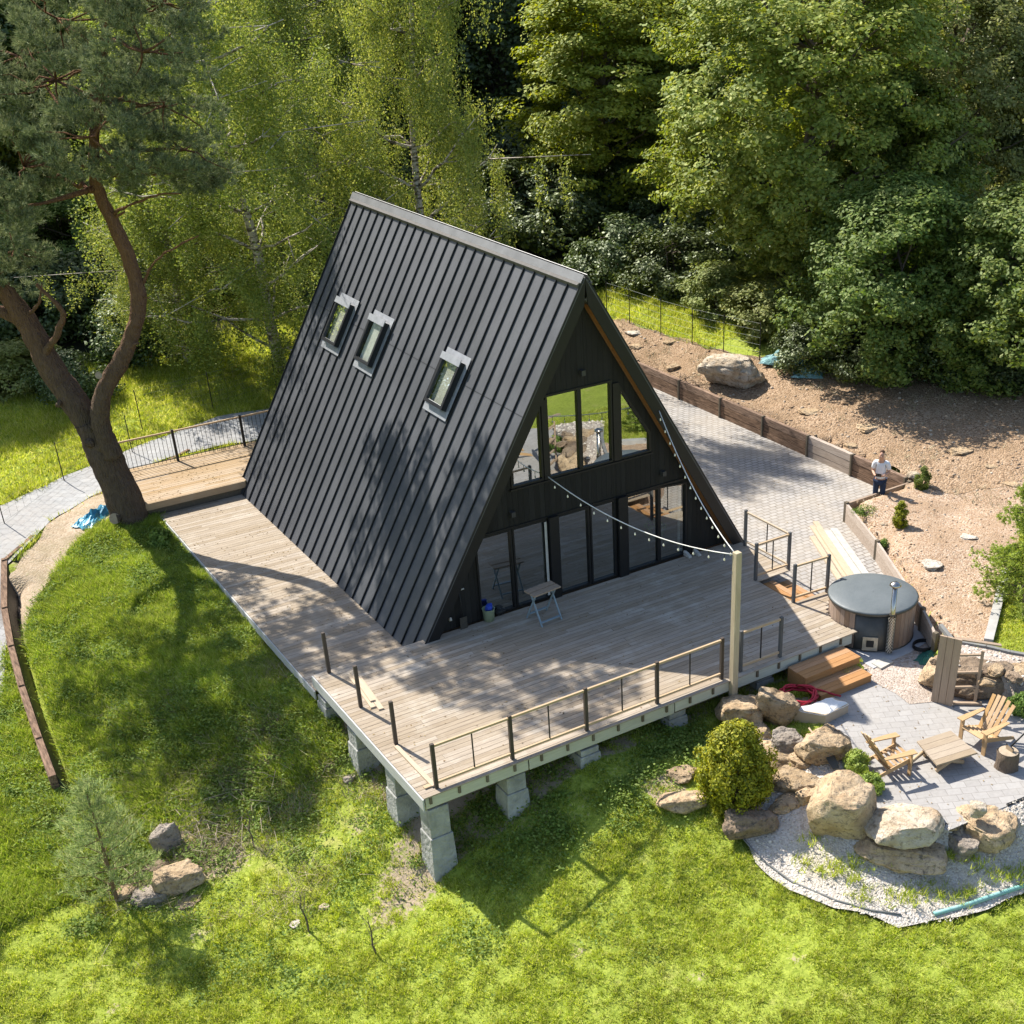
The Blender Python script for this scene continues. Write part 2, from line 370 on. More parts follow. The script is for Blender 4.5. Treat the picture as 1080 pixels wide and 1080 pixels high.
def pavers(name, bw, bh, c1, c2, cm, rot=0.0, dirt=(.36, .3, .24), mort=.012, bump=.5):
    t = NT(name); v = t.coord(rot=rot); b = t.n('TexBrick'); b.offset = .5
    b.inputs['Color1'].default_value = (*c1, 1); b.inputs['Color2'].default_value = (*c2, 1); b.inputs['Mortar'].default_value = (*cm, 1)
    b.inputs['Scale'].default_value = 1; b.inputs['Mortar Size'].default_value = mort; b.inputs['Brick Width'].default_value = bw; b.inputs['Row Height'].default_value = bh
    b.inputs['Bias'].default_value = 0; b.inputs['Mortar Smooth'].default_value = .3
    wv = t.n('VectorMath', operation='ADD'); wn = t.n('TexNoise'); wn.inputs['Scale'].default_value = 2.2; t.l(v, wn.inputs['Vector'])
    ws = t.n('VectorMath', operation='SCALE'); ws.inputs['Scale'].default_value = .02; t.l(wn.outputs['Color'], ws.inputs[0]); t.l(v, wv.inputs[0]); t.l(ws.outputs[0], wv.inputs[1]); t.l(wv.outputs[0], b.inputs['Vector'])
    n1 = t.noise(v, .5, 6, .65); n2 = t.noise(v, 14, 4, .6)
    col = t.mix(t.ramp(n1, [(.42, 0.0), (.7, .6)]), b.outputs['Color'], dirt)
    col = t.mix(.5, col, t.mix(n2, (.25, .25, .25), (.75, .75, .75)), 'SOFT_LIGHT')
    hgt = t.math('SUBTRACT', 1.0, b.outputs['Fac'])
    return t.pbr(col, .85, 0, t.bump(hgt, bump, .012), .25)
MT_DRIVE = pavers('driveway_pavers', .24, .16, (.36, .34, .32), (.28, .265, .25), (.18, .16, .14), dirt=(.38, .325, .26), mort=.018)
MT_PATIO = pavers('patio_pavers', .3, .2, (.325, .31, .295), (.285, .27, .255), (.225, .21, .195), rot=.45, dirt=(.34, .315, .285), mort=.008, bump=.3)
MT_PATH = pavers('path_pavers', .4, .27, (.33, .33, .33), (.28, .28, .28), (.22, .215, .21), rot=.7, dirt=(.34, .31, .28), mort=.012, bump=.3)
def gravelm(name, cols, scale, dirt, bump=.9, dist=.02, spots=None):
    t = NT(name); v = t.coord(); vc = t.vor(v, scale); x = t.n('SeparateColor'); t.l(vc, x.inputs[0])
    k = len(cols); col = t.ramp(x.outputs[0], [(i/(k-1), c) for i, c in enumerate(cols)])
    n1 = t.noise(v, .9, 6, .65); n2 = t.noise(v, 5, 5, .7)
    col = t.mix(t.ramp(n1, [(.4, 0.0), (.65, .8)]), col, t.mix(n2, dirt, tuple(c*.6 for c in dirt)))
    if spots: col = t.mix(t.ramp(n2, [(.62, 0.0), (.72, .8)]), col, spots)
    d = t.vor(v, scale, 'F1', 'Distance'); h = t.math('ADD', t.math('MULTIPLY', d, -1.0), t.math('MULTIPLY', n2, .8))
    return t.pbr(col, .95, 0, t.bump(h, bump, dist), .12)
MT_GBED = gravelm('red_gravel', [(.20, .125, .08), (.35, .235, .15), (.46, .35, .25), (.30, .2, .135), (.50, .41, .32), (.25, .165, .11)], 26, (.36, .245, .155), spots=(.25, .165, .1))
MT_BANK = gravelm('bank_soil', [(.18, .115, .07), (.32, .215, .135), (.43, .315, .215), (.26, .175, .11)], 19, (.32, .215, .13), dist=.04, spots=(.2, .135, .08))
MT_PEB = gravelm('white_pebbles', [(.30, .265, .235), (.48, .44, .39), (.58, .54, .5), (.42, .37, .32)], 26, (.50, .44, .36), spots=(.29, .235, .17))
MT_PEB2 = gravelm('mixed_pebbles', [(.25, .19, .15), (.42, .35, .30), (.47, .42, .37), (.34, .265, .21)], 24, (.38, .31, .25))
MT_SOILS = gravelm('sandy_soil', [(.30, .22, .15), (.42, .32, .23), (.48, .39, .3), (.36, .27, .19)], 20, (.33, .27, .17), spots=(.2, .22, .08))
drape('driveway', PAVE, MT_DRIVE, lambda x, y: zpave(x, y), .8, label='grey block paved driveway beside the house')
drape('patio', PATIO, MT_PATIO, lambda x, y: x*0-.55, .8, label='pale grey paved patio below the deck')
drape('path', PATH, MT_PATH, lambda x, y: H(x, y)+.035, .3, label='pale paved path curving behind the pine')
drape('gravel_bed', GBED, MT_GBED, lambda x, y: H(x, y)+.022, .2, label='reddish gravel bed beside the driveway', jit=.1)
drape('dirt_bank', BANK, MT_BANK, lambda x, y: H(x, y)+.03, .25, label='bare brown soil bank above the retaining wall', jit=.3)
drape('gravel_border', GBORD, MT_PEB, lambda x, y: H(x, y)+.03, .2, label='white pebble border curving round the boulders', jit=.12)
drape('soil_strip', SOIL, MT_SOILS, lambda x, y: H(x, y)+.03, .2, label='sandy soil strip along the path edging', jit=.25)
drape('stone_terrace', TERR, MT_PEB2, lambda x, y: np.where(inpoly(PATIO, x, y), -.62, H(x, y)+.03), .2, label='small pebbled terrace behind the stone blocks')
drape('pebble_patch', PEBB, MT_PEB2, lambda x, y: x*0-.542, .4, label='pebble patch between the patio and the hot tub', jit=.15)
# ------------------------------------------------------------------ A-frame house
HW, HH, HL = 4.52, 7.454, 12.17
SL = math.hypot(HW, HH)
def RF(y, s, n, side=-1):
    """point on the roof: y along the ridge, s metres up the slope, n metres out of it"""
    return Vector((side*(HW-s*HW/SL)+side*n*HH/SL, y, s*HH/SL+n*HW/SL))
MT_ROOF = NT('roof_metal'); _t = MT_ROOF; _v = _t.coord()
_n = _t.noise(_v, .7, 5, .6); _n2 = _t.noise(_t.coord(scale=(1, 6, 1)), 3, 4)
_c = _t.mix(_t.ramp(_n, [(.35, 0.0), (.65, 1.0)]), (.05, .053, .06), (.074, .077, .086)); _c = _t.mix(.35, _c, _t.mix(_n2, (.2, .2, .2), (.8, .8, .8)), 'SOFT_LIGHT')
MT_ROOF = _t.pbr(_c, .5, .1, _t.bump(_t.noise(_v, 1.8, 3), .12, .02), .5)
MT_SEAM = plain('roof_seam_metal', (.022, .023, .026), rough=.4, metal=.2, bump=0)
MT_BLACK = wood('black_cladding', (.010, .0095, .009), (.017, .016, .0145), 'z', .7, .5, 4)
MT_BLACKF = plain('black_window_frame', (.012, .012, .013), rough=.45, bump=0)
MT_SOFFIT = wood('soffit_boards', (.20, .075, .02), (.32, .14, .045), 'z', .6, .4, 3)
MT_CAP = plain('ridge_cap_metal', (.20, .20, .20), (.14, .14, .14), 2, .45, .4, .5, .05)
MT_FLASH = plain('flashing_metal', (.42, .43, .45), (.3, .31, .33), 5, .4, .5, .5, .05)
MT_INT = wood('interior_wood', (.16, .1, .055), (.22, .14, .08), 'y', .7, .2, 3)
MT_INTD = plain('interior_plaster', (.14, .13, .12), rough=.9, bump=0)
def glassm(name, refl, tint=(.75, .8, .78)):
    t = NT(name); tr = t.n('BsdfTransparent'); tr.inputs[0].default_value = (*tint, 1)
    g = t.n('BsdfGlossy'); g.inputs['Roughness'].default_value = .015; g.inputs[0].default_value = (.93, .97, .96, 1)
    lw = t.n('LayerWeight'); lw.inputs[0].default_value = .25
    f = t.math('ADD', t.math('MULTIPLY', lw.outputs['Fresnel'], .6), refl)
    t.l(t.bump(t.noise(t.coord(), 1.3, 2), .02, .02), g.inputs['Normal'])
    mx = t.n('MixShader'); t.l(f, mx.inputs[0]); t.l(tr.outputs[0], mx.inputs[1]); t.l(g.outputs[0], mx.inputs[2])
    t.l(mx.outputs[0], t.out.inputs[0]); return t.m
MT_GLASS = glassm('window_glass', .42)
MT_GLASSR = glassm('roof_window_glass', .08, (.95, .97, .95))
MT_GLASSU = glassm('coated_window_glass', .46)
house = thing('house', 'black A-frame house with standing seam metal roof and gable glazing', 'house', (0, 0, 0))
PANW = HL/26.0
for side in (-1, 1):
    sh = MB(); smin = -.46 if side < 0 else -.4
    # slab
    a = [RF(0, smin, 0, side), RF(HL, smin, 0, side), RF(HL, SL, 0, side), RF(0, SL, 0, side)]
    b = [RF(0, smin, -.02, side), RF(HL, smin, -.02, side), RF(HL, SL-.02, -.02, side), RF(0, SL-.02, -.02, side)]
    sh.hexa(b, a)
    rs = sh.build('roof_slope', MT_ROOF, house)
    sm = MB()
    for k in range(27):
        y = min(max(k*PANW, .012), HL-.012)
        w_ = .012
        sm.hexa([RF(y-w_, smin+.01, .001, side), RF(y+w_, smin+.01, .001, side), RF(y+w_, SL-.14, .001, side), RF(y-w_, SL-.14, .001, side)],
                [RF(y-w_*.8, smin+.01, .042, side), RF(y+w_*.8, smin+.01, .042, side), RF(y+w_*.8, SL-.16, .042, side), RF(y-w_*.8, SL-.16, .042, side)])
    for k in range(26):   # lap joint of the two sheet lengths
        y0, y1 = k*PANW+.022, (k+1)*PANW-.022
        sm.hexa([RF(y0, 5.47, .001, side), RF(y1, 5.47, .001, side), RF(y1, 5.485, .001, side), RF(y0, 5.485, .001, side)], [RF(y0, 5.47, .005, side), RF(y1, 5.47, .005, side), RF(y1, 5.485, .005, side), RF(y0, 5.485, .005, side)])
    sm.build('standing_seams', MT_SEAM, rs)
    # core (thickness), soffit and barge board
    cr = MB(); cr.hexa([RF(.03, smin, -.25, side), RF(HL-.03, smin, -.25, side), RF(HL-.03, SL-.02, -.25, side), RF(.03, SL-.02, -.25, side)],
                       [RF(.03, smin, -.021, side), RF(HL-.03, smin, -.021, side), RF(HL-.03, SL-.02, -.021, side), RF(.03, SL-.02, -.021, side)])
    cr.build('roof_core', MT_INTD, house)
    sf = MB()
    for k in range(3):
        y0 = .035+k*.083
        sf.hexa([RF(y0, .02, -.268, side), RF(y0+.078, .02, -.268, side), RF(y0+.078, SL-.55, -.268, side), RF(y0, SL-.55, -.268, side)],
                [RF(y0, .02, -.252, side), RF(y0+.078, .02, -.252, side), RF(y0+.078, SL-.55, -.252, side), RF(y0, SL-.55, -.252, side)])
    sf.build('soffit', MT_SOFFIT, house)
    bb = MB(); bb.hexa([RF(0, smin, -.27, side), RF(.028, smin, -.27, side), RF(.028, SL-.53, -.27, side), RF(0, SL-.53, -.27, side)],
                       [RF(0, smin, -.0215, side), RF(.028, smin, -.0215, side), RF(.028, SL-.021, -.0215, side), RF(0, SL-.021, -.0215, side)])
    bb.build('bargeboard', MT_BLACKF, house)
# ridge cap
rc = MB()
for side in (-1, 1):
    rc.hexa([RF(-.02, SL-.16, .052, side), RF(HL+.02, SL-.16, .052, side), RF(HL+.02, SL+.02, .052, side), RF(-.02, SL+.02, .052, side)],
            [RF(-.02, SL-.16, .062, side), RF(HL+.02, SL-.16, .062, side), RF(HL+.02, SL+.02, .062, side), RF(-.02, SL+.02, .062, side)])
    rc.hexa([RF(-.02, SL-.165, .0, side), RF(HL+.02, SL-.165, .0, side), RF(HL+.02, SL-.16, .0, side), RF(-.02, SL-.16, .0, side)],
            [RF(-.02, SL-.165, .06, side), RF(HL+.02, SL-.165, .06, side), RF(HL+.02, SL-.16, .06, side), RF(-.02, SL-.16, .06, side)])
rc.build('ridge_cap', MT_CAP, house)
# gable walls with openings
def zin(x): return HH-.54-abs(x)*HH/HW
def front_wall(yf, openings, name):
    xs = set(np.arange(-4.2, 4.2001, .14).round(3))
    for o in openings:
        xs |= {round(o[0], 3), round(o[1], 3)}
    xs.add(0.0); xs = sorted(xs); mb = MB()
    for xa, xb in zip(xs[:-1], xs[1:]):
        if xb-xa < .004: continue
        za, zb = zin(xa), zin(xb)
        if za < .03 and zb < .03: continue
        za, zb = max(za, .02), max(zb, .02)
        segs = [((0, 0), None)]; cur = (0.0, 0.0); xm = (xa+xb)/2
        for o in sorted([o for o in openings if o[0]-.001 <= xa and xb <= o[1]+.001], key=lambda o: o[2]):
            fa = (xa-o[0])/(o[1]-o[0]); fb = (xb-o[0])/(o[1]-o[0])
            ta = o[3]+(o[4]-o[3])*fa; tb = o[3]+(o[4]-o[3])*fb
            if o[2] > cur[0]+.005: mb.hexa([(xa+.002, yf, cur[0]), (xb-.002, yf, cur[1]), (xb-.002, yf+.12, cur[1]), (xa+.002, yf+.12, cur[0])], [(xa+.002, yf, o[2]), (xb-.002, yf, o[2]), (xb-.002, yf+.12, o[2]), (xa+.002, yf+.12, o[2])])
            cur = (ta, tb)
        mb.hexa([(xa+.002, yf, cur[0]), (xb-.002, yf, cur[1]), (xb-.002, yf+.12, cur[1]), (xa+.002, yf+.12, cur[0])], [(xa+.002, yf, za), (xb-.002, yf, zb), (xb-.002, yf+.12, zb), (xa+.002, yf+.12, za)])
    return mb.build(name, MT_BLACK, house)
# x0, x1, sill, top at x0, top at x1
UP = [(-1.98, -1.13, 3.02, 3.5, 4.86), (-1.0, -.12, 3.02, 4.99, 4.99), (-.12, .76, 3.02, 4.99, 4.99), (.95, 1.83, 3.02, 4.86, 3.5)]
LOW = [(-3.0, -2.06, .03, 2.06, 2.06), (-2.04, -1.12, .03, 2.06, 2.06), (-.84, .04, .03, 2.06, 2.06), (.06, .8, .03, 2.06, 2.06), (1.1, 2.06, .03, 2.06, 2.06), (2.06, 2.9, .03, 2.06, 1.98)]
FY = .27
front_wall(FY, UP+LOW, 'front_wall')
def window(o, glass, name='window', fw=.05):
    x0, x1, z0, t0, t1 = o; y0, y1 = FY-.03, FY+.08; mb = MB()
    i0 = x0+fw; i1 = x1-fw; k = (t1-t0)/(x1-x0); ta = t0+k*fw-fw*math.hypot(1, k); tb = t1-k*fw-fw*math.hypot(1, k)
    out = [(x0, z0), (x1, z0), (x1, t1), (x0, t0)]; inn = [(i0, z0+fw), (i1, z0+fw), (i1, max(tb, z0+fw+.05)), (i0, max(ta, z0+fw+.05))]
    for j in range(4):
        j2 = (j+1) % 4
        mb.hexa([(out[j][0], y0, out[j][1]), (out[j2][0], y0, out[j2][1]), (inn[j2][0], y0, inn[j2][1]), (inn[j][0], y0, inn[j][1])],
                [(out[j][0], y1, out[j][1]), (out[j2][0], y1, out[j2][1]), (inn[j2][0], y1, inn[j2][1]), (inn[j][0], y1, inn[j][1])])
    w = mb.build(name, MT_BLACKF, house)
    e = .006; p = MB().add([(x-(0), FY+.03, z) for x, z in inn], [(0, 1, 2, 3)]); p.build('pane', glass, w)
    return w
for o in UP: window(o, MT_GLASSU)
for k, o in enumerate(LOW): window(o, MT_GLASS, 'glass_door' if k in (1, 2, 3) else 'window', .045)
for x0, x1 in ((-1.1, -.86), (.82, 1.08)):
    MB().box(x0, x1, FY-.12, FY-.001, .004, 2.1).build('column', MT_BLACKF, house)
for x0, x1 in ((-1.12, -1.0), (.77, .94)):
    MB().box(x0, x1, FY-.05, FY-.001, 3.03, 4.9 if x0 > -1 else 4.9).build('mullion', MT_BLACKF, house)
MB().box(-3.05, 2.95, FY-.035, FY-.001, 2.07, 2.11).build('drip_trim', MT_BLACKF, house)
MB().box(-2.02, 1.86, FY-.06, FY-.001, 2.97, 3.01).build('window_sill', MT_BLACKF, house)
MT_PALE = plain('pale_door_edge', (.5, .5, .48), rough=.6, bump=0)
MB().box(-1.2, -1.14, FY-.045, FY-.031, .1, 2.0).build('door_edge', MT_PALE, house)
MB().box(2.72, 2.78, FY+.1, FY+.13, .1, 1.95).build('door_edge', MT_PALE, house)
MT_BLIND = plain('cream_blind', (.80, .80, .68), rough=.8, bump=0)
MT_LAMP = plain('lamp_metal', (.05, .05, .05), rough=.4, bump=0)
for x, z in ((-2.02, 2.43), (2.16, 2.40), (-.03, 5.32)):
    MB().box(x-.05, x+.05, FY-.12, FY-.001, z-.06, z+.06).build('wall_lamp', MT_LAMP, house)
# back wall, floor and inside
bw = MB(); bw.add([(-4.2, HL-.35, .0), (4.2, HL-.35, 0), (0, HL-.35, zin(0))], [(0, 1, 2)]); bw.build('rear_wall', MT_BLACK, house)
MB().box(-4.45, 4.45, FY+.14, HL-.37, -.3, .015).build('interior_floor', MT_INT, house)
MB().box(-1.7, 1.7, 3.0, HL-.4, 2.5, 2.62).build('loft_floor', MT_INT, house)
MB().box(-2.6, 2.6, 5.0, 5.12, .02, 2.4).build('interior_wall', MT_INTD, house)
# skylights on the left slope
for (y0, y1) in ((9.42, 10.34), (7.2, 8.12), (3.0, 3.92)):
    s0, s1 = 4.72, 5.92
    fl = MB(); fl.hexa([RF(y0-.14, s0-.2, .051), RF(y1+.14, s0-.2, .051), RF(y1+.14, s1+.18, .051), RF(y0-.14, s1+.18, .051)],
                       [RF(y0-.14, s0-.2, .058), RF(y1+.14, s0-.2, .058), RF(y1+.14, s1+.18, .058), RF(y0-.14, s1+.18, .058)])
    sk = fl.build('skylight', MT_FLASH, house)
    fr = MB(); n0, n1, w_ = .059, .20, .085
    for a, b, c, d in ((y0, y0+w_, s0, s1), (y1-w_, y1, s0, s1), (y0+w_, y1-w_, s0, s0+w_), (y0+w_, y1-w_, s1-w_, s1)):
        fr.hexa([RF(a, c, n0), RF(b, c, n0), RF(b, d, n0), RF(a, d, n0)], [RF(a, c, n1), RF(b, c, n1), RF(b, d, n1), RF(a, d, n1)])
    fr.build('frame', MT_SEAM, sk)
    hd = MB(); hd.hexa([RF(y0-.02, s1-.12, .201), RF(y1+.02, s1-.12, .201), RF(y1+.02, s1+.05, .201), RF(y0-.02, s1+.05, .201)],
                       [RF(y0-.02, s1-.12, .222), RF(y1+.02, s1-.12, .222), RF(y1+.02, s1+.05, .222), RF(y0-.02, s1+.05, .222)]); hd.build('top_cover', MT_FLASH, sk)
    MB().hexa([RF(y0+w_, s0-.03, .10), RF(y1-w_, s0-.03, .10), RF(y1-w_, s0-.002, .10), RF(y0+w_, s0-.002, .10)], [RF(y0+w_, s0-.03, .17), RF(y1-w_, s0-.03, .17), RF(y1-w_, s0-.002, .17), RF(y0+w_, s0-.002, .17)]).build('bottom_rail', MT_FLASH, sk)
    MB().add([RF(y0+w_, s0+w_, .16), RF(y1-w_, s0+w_, .16), RF(y1-w_, s1-w_, .16), RF(y0+w_, s1-w_, .16)], [(0, 1, 2, 3)]).build('pane', MT_GLASSR, sk)
    MB().hexa([RF(y0+w_, s0+w_, .06), RF(y1-w_, s0+w_, .06), RF(y1-w_, s1-w_, .06), RF(y0+w_, s1-w_, .06)], [RF(y0+w_, s0+w_, .07), RF(y1-w_, s0+w_, .07), RF(y1-w_, s1-w_, .07), RF(y0+w_, s1-w_, .07)]).build('blind', MT_BLIND, sk)
# ------------------------------------------------------------------ decks
MT_DECK = wood('weathered_decking', (.36, .295, .22), (.26, .21, .158), 'x', .85, .26, 2.2, stain=(.44, .39, .32))
MT_DECK2 = wood('sandy_decking', (.37, .265, .16), (.30, .215, .13), 'x', .85, .16, 2.0, stain=(.38, .30, .21))
MT_FASCIA = wood('pale_fascia', (.50, .49, .40), (.42, .41, .33), 'x', .8, .2, 3)
MT_FASCIAY = wood('grey_fascia', (.44, .44, .42), (.36, .36, .35), 'y', .8, .2, 3)
MT_JOIST = wood('dark_joist', (.16, .13, .09), (.11, .09, .065), 'y', .85, .3, 3)
MT_CONC = plain('concrete', (.42, .415, .39), (.22, .22, .205), 2.6, .95, 0, .15, 1.0, bd=.04)
MT_NEW = wood('new_timber', (.46, .335, .205), (.38, .27, .16), 'x', .7, .25, 3)
MT_NEWY = wood('new_timber_along', (.47, .375, .265), (.39, .305, .21), 'y', .7, .25, 3)
MT_STEP = wood('orange_step_timber', (.38, .195, .075), (.31, .15, .05), 'x', .7, .25, 2.5)
def boards(mb, rows, x0f, x1f, z, w, th=.028, gap=.009, L=4.2):
    for k, y in enumerate(rows):
        a, b = x0f(y+w/2), x1f(y+w/2)
        if b-a < .05: continue
        cuts = [a]; p = a+rng.uniform(.6, L)
        while p < b-.5: cuts.append(p); p += rng.uniform(2.4, L)
        cuts.append(b)
        for c0, c1 in zip(cuts[:-1], cuts[1:]):
            dz = rng.uniform(-.0015, .0015); mb.box(c0+.002, c1-.002, y+gap/2, y+w-gap/2, z-th+dz, z+dz)
deck = thing('deck', 'large weathered timber deck with front railing, raised on concrete pillars before the gable', 'deck', (-7.15, -5.23, -.3))
mb = MB(); rows = np.arange(-5.22, .2, .1355)
TUBC = (4.58, -4.70); TUBR = .99
def deck_right(y):
    if -3.28 < y < -1.93: return 3.42
    if y < -3.6:
        d = (TUBR+.03)**2-(y-TUBC[1])**2
        if d > 0: return min(4.45, TUBC[0]-math.sqrt(d))
    return 4.47
boards(mb, rows, lambda y: -7.15, deck_right, 0.0, .1355)
mb.build('decking', MT_DECK, deck)
mb = MB()
for x in np.arange(-7.0, 3.4, .6): mb.box(x-.025, x+.025, -5.20, .12, -.2, -.031)
mb.build('joists', MT_JOIST, deck)
mb = MB()
for k, (a, b) in enumerate(((-7.1, -4.9), (-4.87, -1.4), (-1.37, .05), (.08, 3.55))):
    dz = (.0, -.012, .01, .0)[k]; mb.box(a, b, -5.165, -5.125, -.30+dz, -.06+dz)
mb.build('front_fascia', MT_FASCIA, deck)
MB().box(-7.185, -7.152, -5.235, .2, -.26, -.012).build('side_fascia', MT_FASCIAY, deck)
mb = MB()
for y in (-5.06, -2.6, -.2): mb.box(-7.1, 3.4, y, y+.08, -.40, -.21)
mb.build('bearers', MT_JOIST, deck)
for x, y in ((-6.83, -4.88), (-5.13, -4.85), (-3.45, -4.9), (-1.2, -4.8), (1.2, -4.75), (-6.9, -3.5), (-6.92, -1.68), (-6.95, -.15)):
    zb = hz(x, y)-.25; mb = MB(); zj = zb+.25+.55*(-.4-zb-.25)
    mb.box(x-.21, x+.21, y-.22, y+.22, zj, -.41)
    mb.hexa([(x-.27, y-.28, zb), (x+.27, y-.28, zb), (x+.27, y+.28, zb), (x-.27, y+.28, zb)], [(x-.235, y-.245, zj-.002), (x+.235, y-.245, zj-.002), (x+.235, y+.245, zj-.002), (x-.235, y+.245, zj-.002)])
    mb.build('concrete_pillar', MT_CONC, deck, bevel=.012)
sdeck = thing('side_deck', 'narrow pale timber side deck along the foot of the black roof', 'deck', (-7.15, .2, -.6))
mb = MB(); boards(mb, np.arange(.22, 11.8, .1355), lambda y: -7.15, lambda y: -4.74, -.4, .1355, L=2.9); mb.build('decking', MT_DECK, sdeck)
MB().box(-7.185, -7.152, .202, 11.8, -.62, -.412).build('side_fascia', MT_FASCIAY, sdeck)
mb = MB()
for y in np.arange(.5, 11.7, .6): mb.box(-7.1, -4.8, y-.025, y+.025, -.6, -.431)
mb.build('joists', MT_JOIST, sdeck)
rdeck = thing('rear_deck', 'sandy coloured timber rear deck beside the big pine, with dark iron railing', 'deck', (-7.8, 11.85, -.5))
mb = MB(); boards(mb, np.arange(11.86, 14.8, .1355), lambda y: -7.85, lambda y: -4.55 if y < 12.2 else 4.4, 0.0, .1355); mb.build('decking', MT_DECK2, rdeck)
MB().box(-7.85, -4.6, 11.82, 11.857, -.2, -.004).build('front_fascia', MT_DECK2, rdeck)
MB().box(-7.8, -4.65, 11.95, 12.0, -.6, -.21).build('shadow_gap_board', MT_JOIST, rdeck)  # dark recessed board added as the shadow gap under the fascia
MB().box(-7.885, -7.853, 11.83, 14.8, -.2, -.004).build('side_fascia', MT_FASCIAY, rdeck)
# ------------------------------------------------------------------ railings
MT_POST = wood('dark_rail_post', (.075, .055, .042), (.05, .038, .03), 'z', .7, .2, 4)
MT_POSTG = plain('grey_rail_post', (.10, .10, .10), (.075, .075, .075), 5, .6)
MT_IRON = plain('black_iron', (.02, .02, .02), rough=.5, bump=0)
def railing(name, label, pts, post=MT_POST, skip0=False, balus=1, z0=0.0, h=1.0, rail=MT_NEW, bottom=True, wires=0, group=None, skipend=False):
    r_ = thing(name, label, 'railing', (pts[0][0], pts[0][1], z0), group)
    for k, p in enumerate(pts):
        if (skip0 and k == 0) or (skipend and k == len(pts)-1): continue
        mb = MB(); mb.box(p[0]-.036, p[0]+.036, p[1]-.036, p[1]+.036, z0+.002, z0+h); mb.build('post', post, r_, bevel=.006)
    for a, b in zip(pts[:-1], pts[1:]):
        A = Vector((a[0], a[1], z0)); B = Vector((b[0], b[1], z0)); d = (B-A).normalized(); A2 = A+d*.038; B2 = B-d*.038
        mt = rail if abs(d.x) > .5 else MT_NEWY
        MB().bar(A2+Vector((0, 0, h-.055)), B2+Vector((0, 0, h-.055)), .045, .045).build('top_rail', mt, r_)
        if bottom: MB().bar(A2+Vector((0, 0, .13)), B2+Vector((0, 0, .13)), .045, .045).build('bottom_rail', mt, r_)
        for k in range(balus):
            q = A.lerp(B, (k+1)/(balus+1)); MB().box(q.x-.011, q.x+.011, q.y-.011, q.y+.011, z0+.153, z0+h-.078).build('baluster', MT_IRON, r_)
        if wires:
            mb = MB()
            for k in range(wires):
                q = A2.lerp(B2, (k+.5)/wires); mb.tube([q+Vector((0, 0, .02)), q+Vector((0, 0, h-.08))], .007, 4)
            mb.bar(A2+Vector((0, 0, .1)), B2+Vector((0, 0, .1)), .02, .02)
            mb.build('iron_bars', MT_IRON, r_)
    return r_
railing('deck_railing', 'long low railing of four brown posts and tan rails along the front deck edge', [(-6.80, -5.05), (-5.17, -5.05), (-3.47, -5.05), (-1.75, -5.05), (-.08, -5.05)])
railing('deck_railing', 'short single-bay railing with grey posts right of the tall lamp post', [(.43, -5.05), (1.51, -5.07)], MT_POSTG)
railing('deck_railing', 'pale-topped side railing running back from the steps to the gable corner', [(4.42, -.22), (4.44, -1.9)], MT_POSTG)
railing('deck_railing', 'short railing on the gable side of the small driveway steps', [(3.40, -1.9), (4.44, -1.9)], MT_POSTG, skipend=True)
railing('deck_railing', 'short railing between the driveway steps and the hot tub', [(3.40, -3.31), (4.38, -3.38)], MT_POSTG)
railing('deck_railing', 'black iron-barred railing with wooden handrail on the rear deck', [(-7.75, 14.62), (-5.72, 14.62), (-3.63, 14.62), (-1.5, 14.62)], MT_IRON, balus=0, bottom=False, wires=16)
for (x, y), lab in zip(((-6.82, .09), (-6.82, -1.6), (-6.80, -3.27)), ('lone brown rail post nearest the side deck', 'lone brown rail post beside the small board stack', 'lone brown rail post at the far end of the loose plank')):
    p = MB().box(x-.036, x+.036, y-.036, y+.036, .002, 1.0).build('railing_post', MT_POST, None, bevel=.006); tag(p, lab, 'post', 'bare railing posts on the left deck edge')
# steps
st = thing('front_steps', 'two broad orange-brown wooden steps from the deck down to the patio', 'steps', (1.6, -5.3, -.55))
for k, (y0, y1, z, x0, x1) in enumerate(((-5.86, -5.26, -.19, 1.60, 3.17), (-6.36, -5.78, -.37, 1.6, 3.06))):
    tr = MB(); n = 4
    for j in range(n):
        w_ = (y1-y0)/n; tr.box(x0-.01, x1+.01, y0+j*w_+.004, y0+(j+1)*w_-.004, z-.03, z)
    tr.build('tread', MT_STEP, st)
    MB().box(x0, x1, y0+.015, y0+.04, -.56 if k else -.36, z-.032).build('riser', MT_STEP, st)
    MB().box(x1-.04, x1-.001, y0+.042, y1, -.56, z-.032).build('side_panel', MT_STEP, st)
    MB().box(x0, x0+.04, y0+.042, y1, -.56, z-.032).build('side_panel', MT_STEP, st)
st = thing('side_steps', 'small wooden steps set into the deck edge down to the driveway', 'steps', (3.45, -2.6, -.4))
for x0, x1, z in ((3.44, 3.92, -.13), (3.9, 4.40, -.26)):
    tr = MB()
    for j in range(3):
        w_ = (x1-x0)/3; tr.box(x0+j*w_+.004, x0+(j+1)*w_-.004, -3.26, -1.96, z-.03, z)
    tr.build('tread', MT_STEP, st); MB().box(x1-.03, x1-.004, -3.25, -1.97, -.45, z-.032).build('riser', MT_STEP, st)
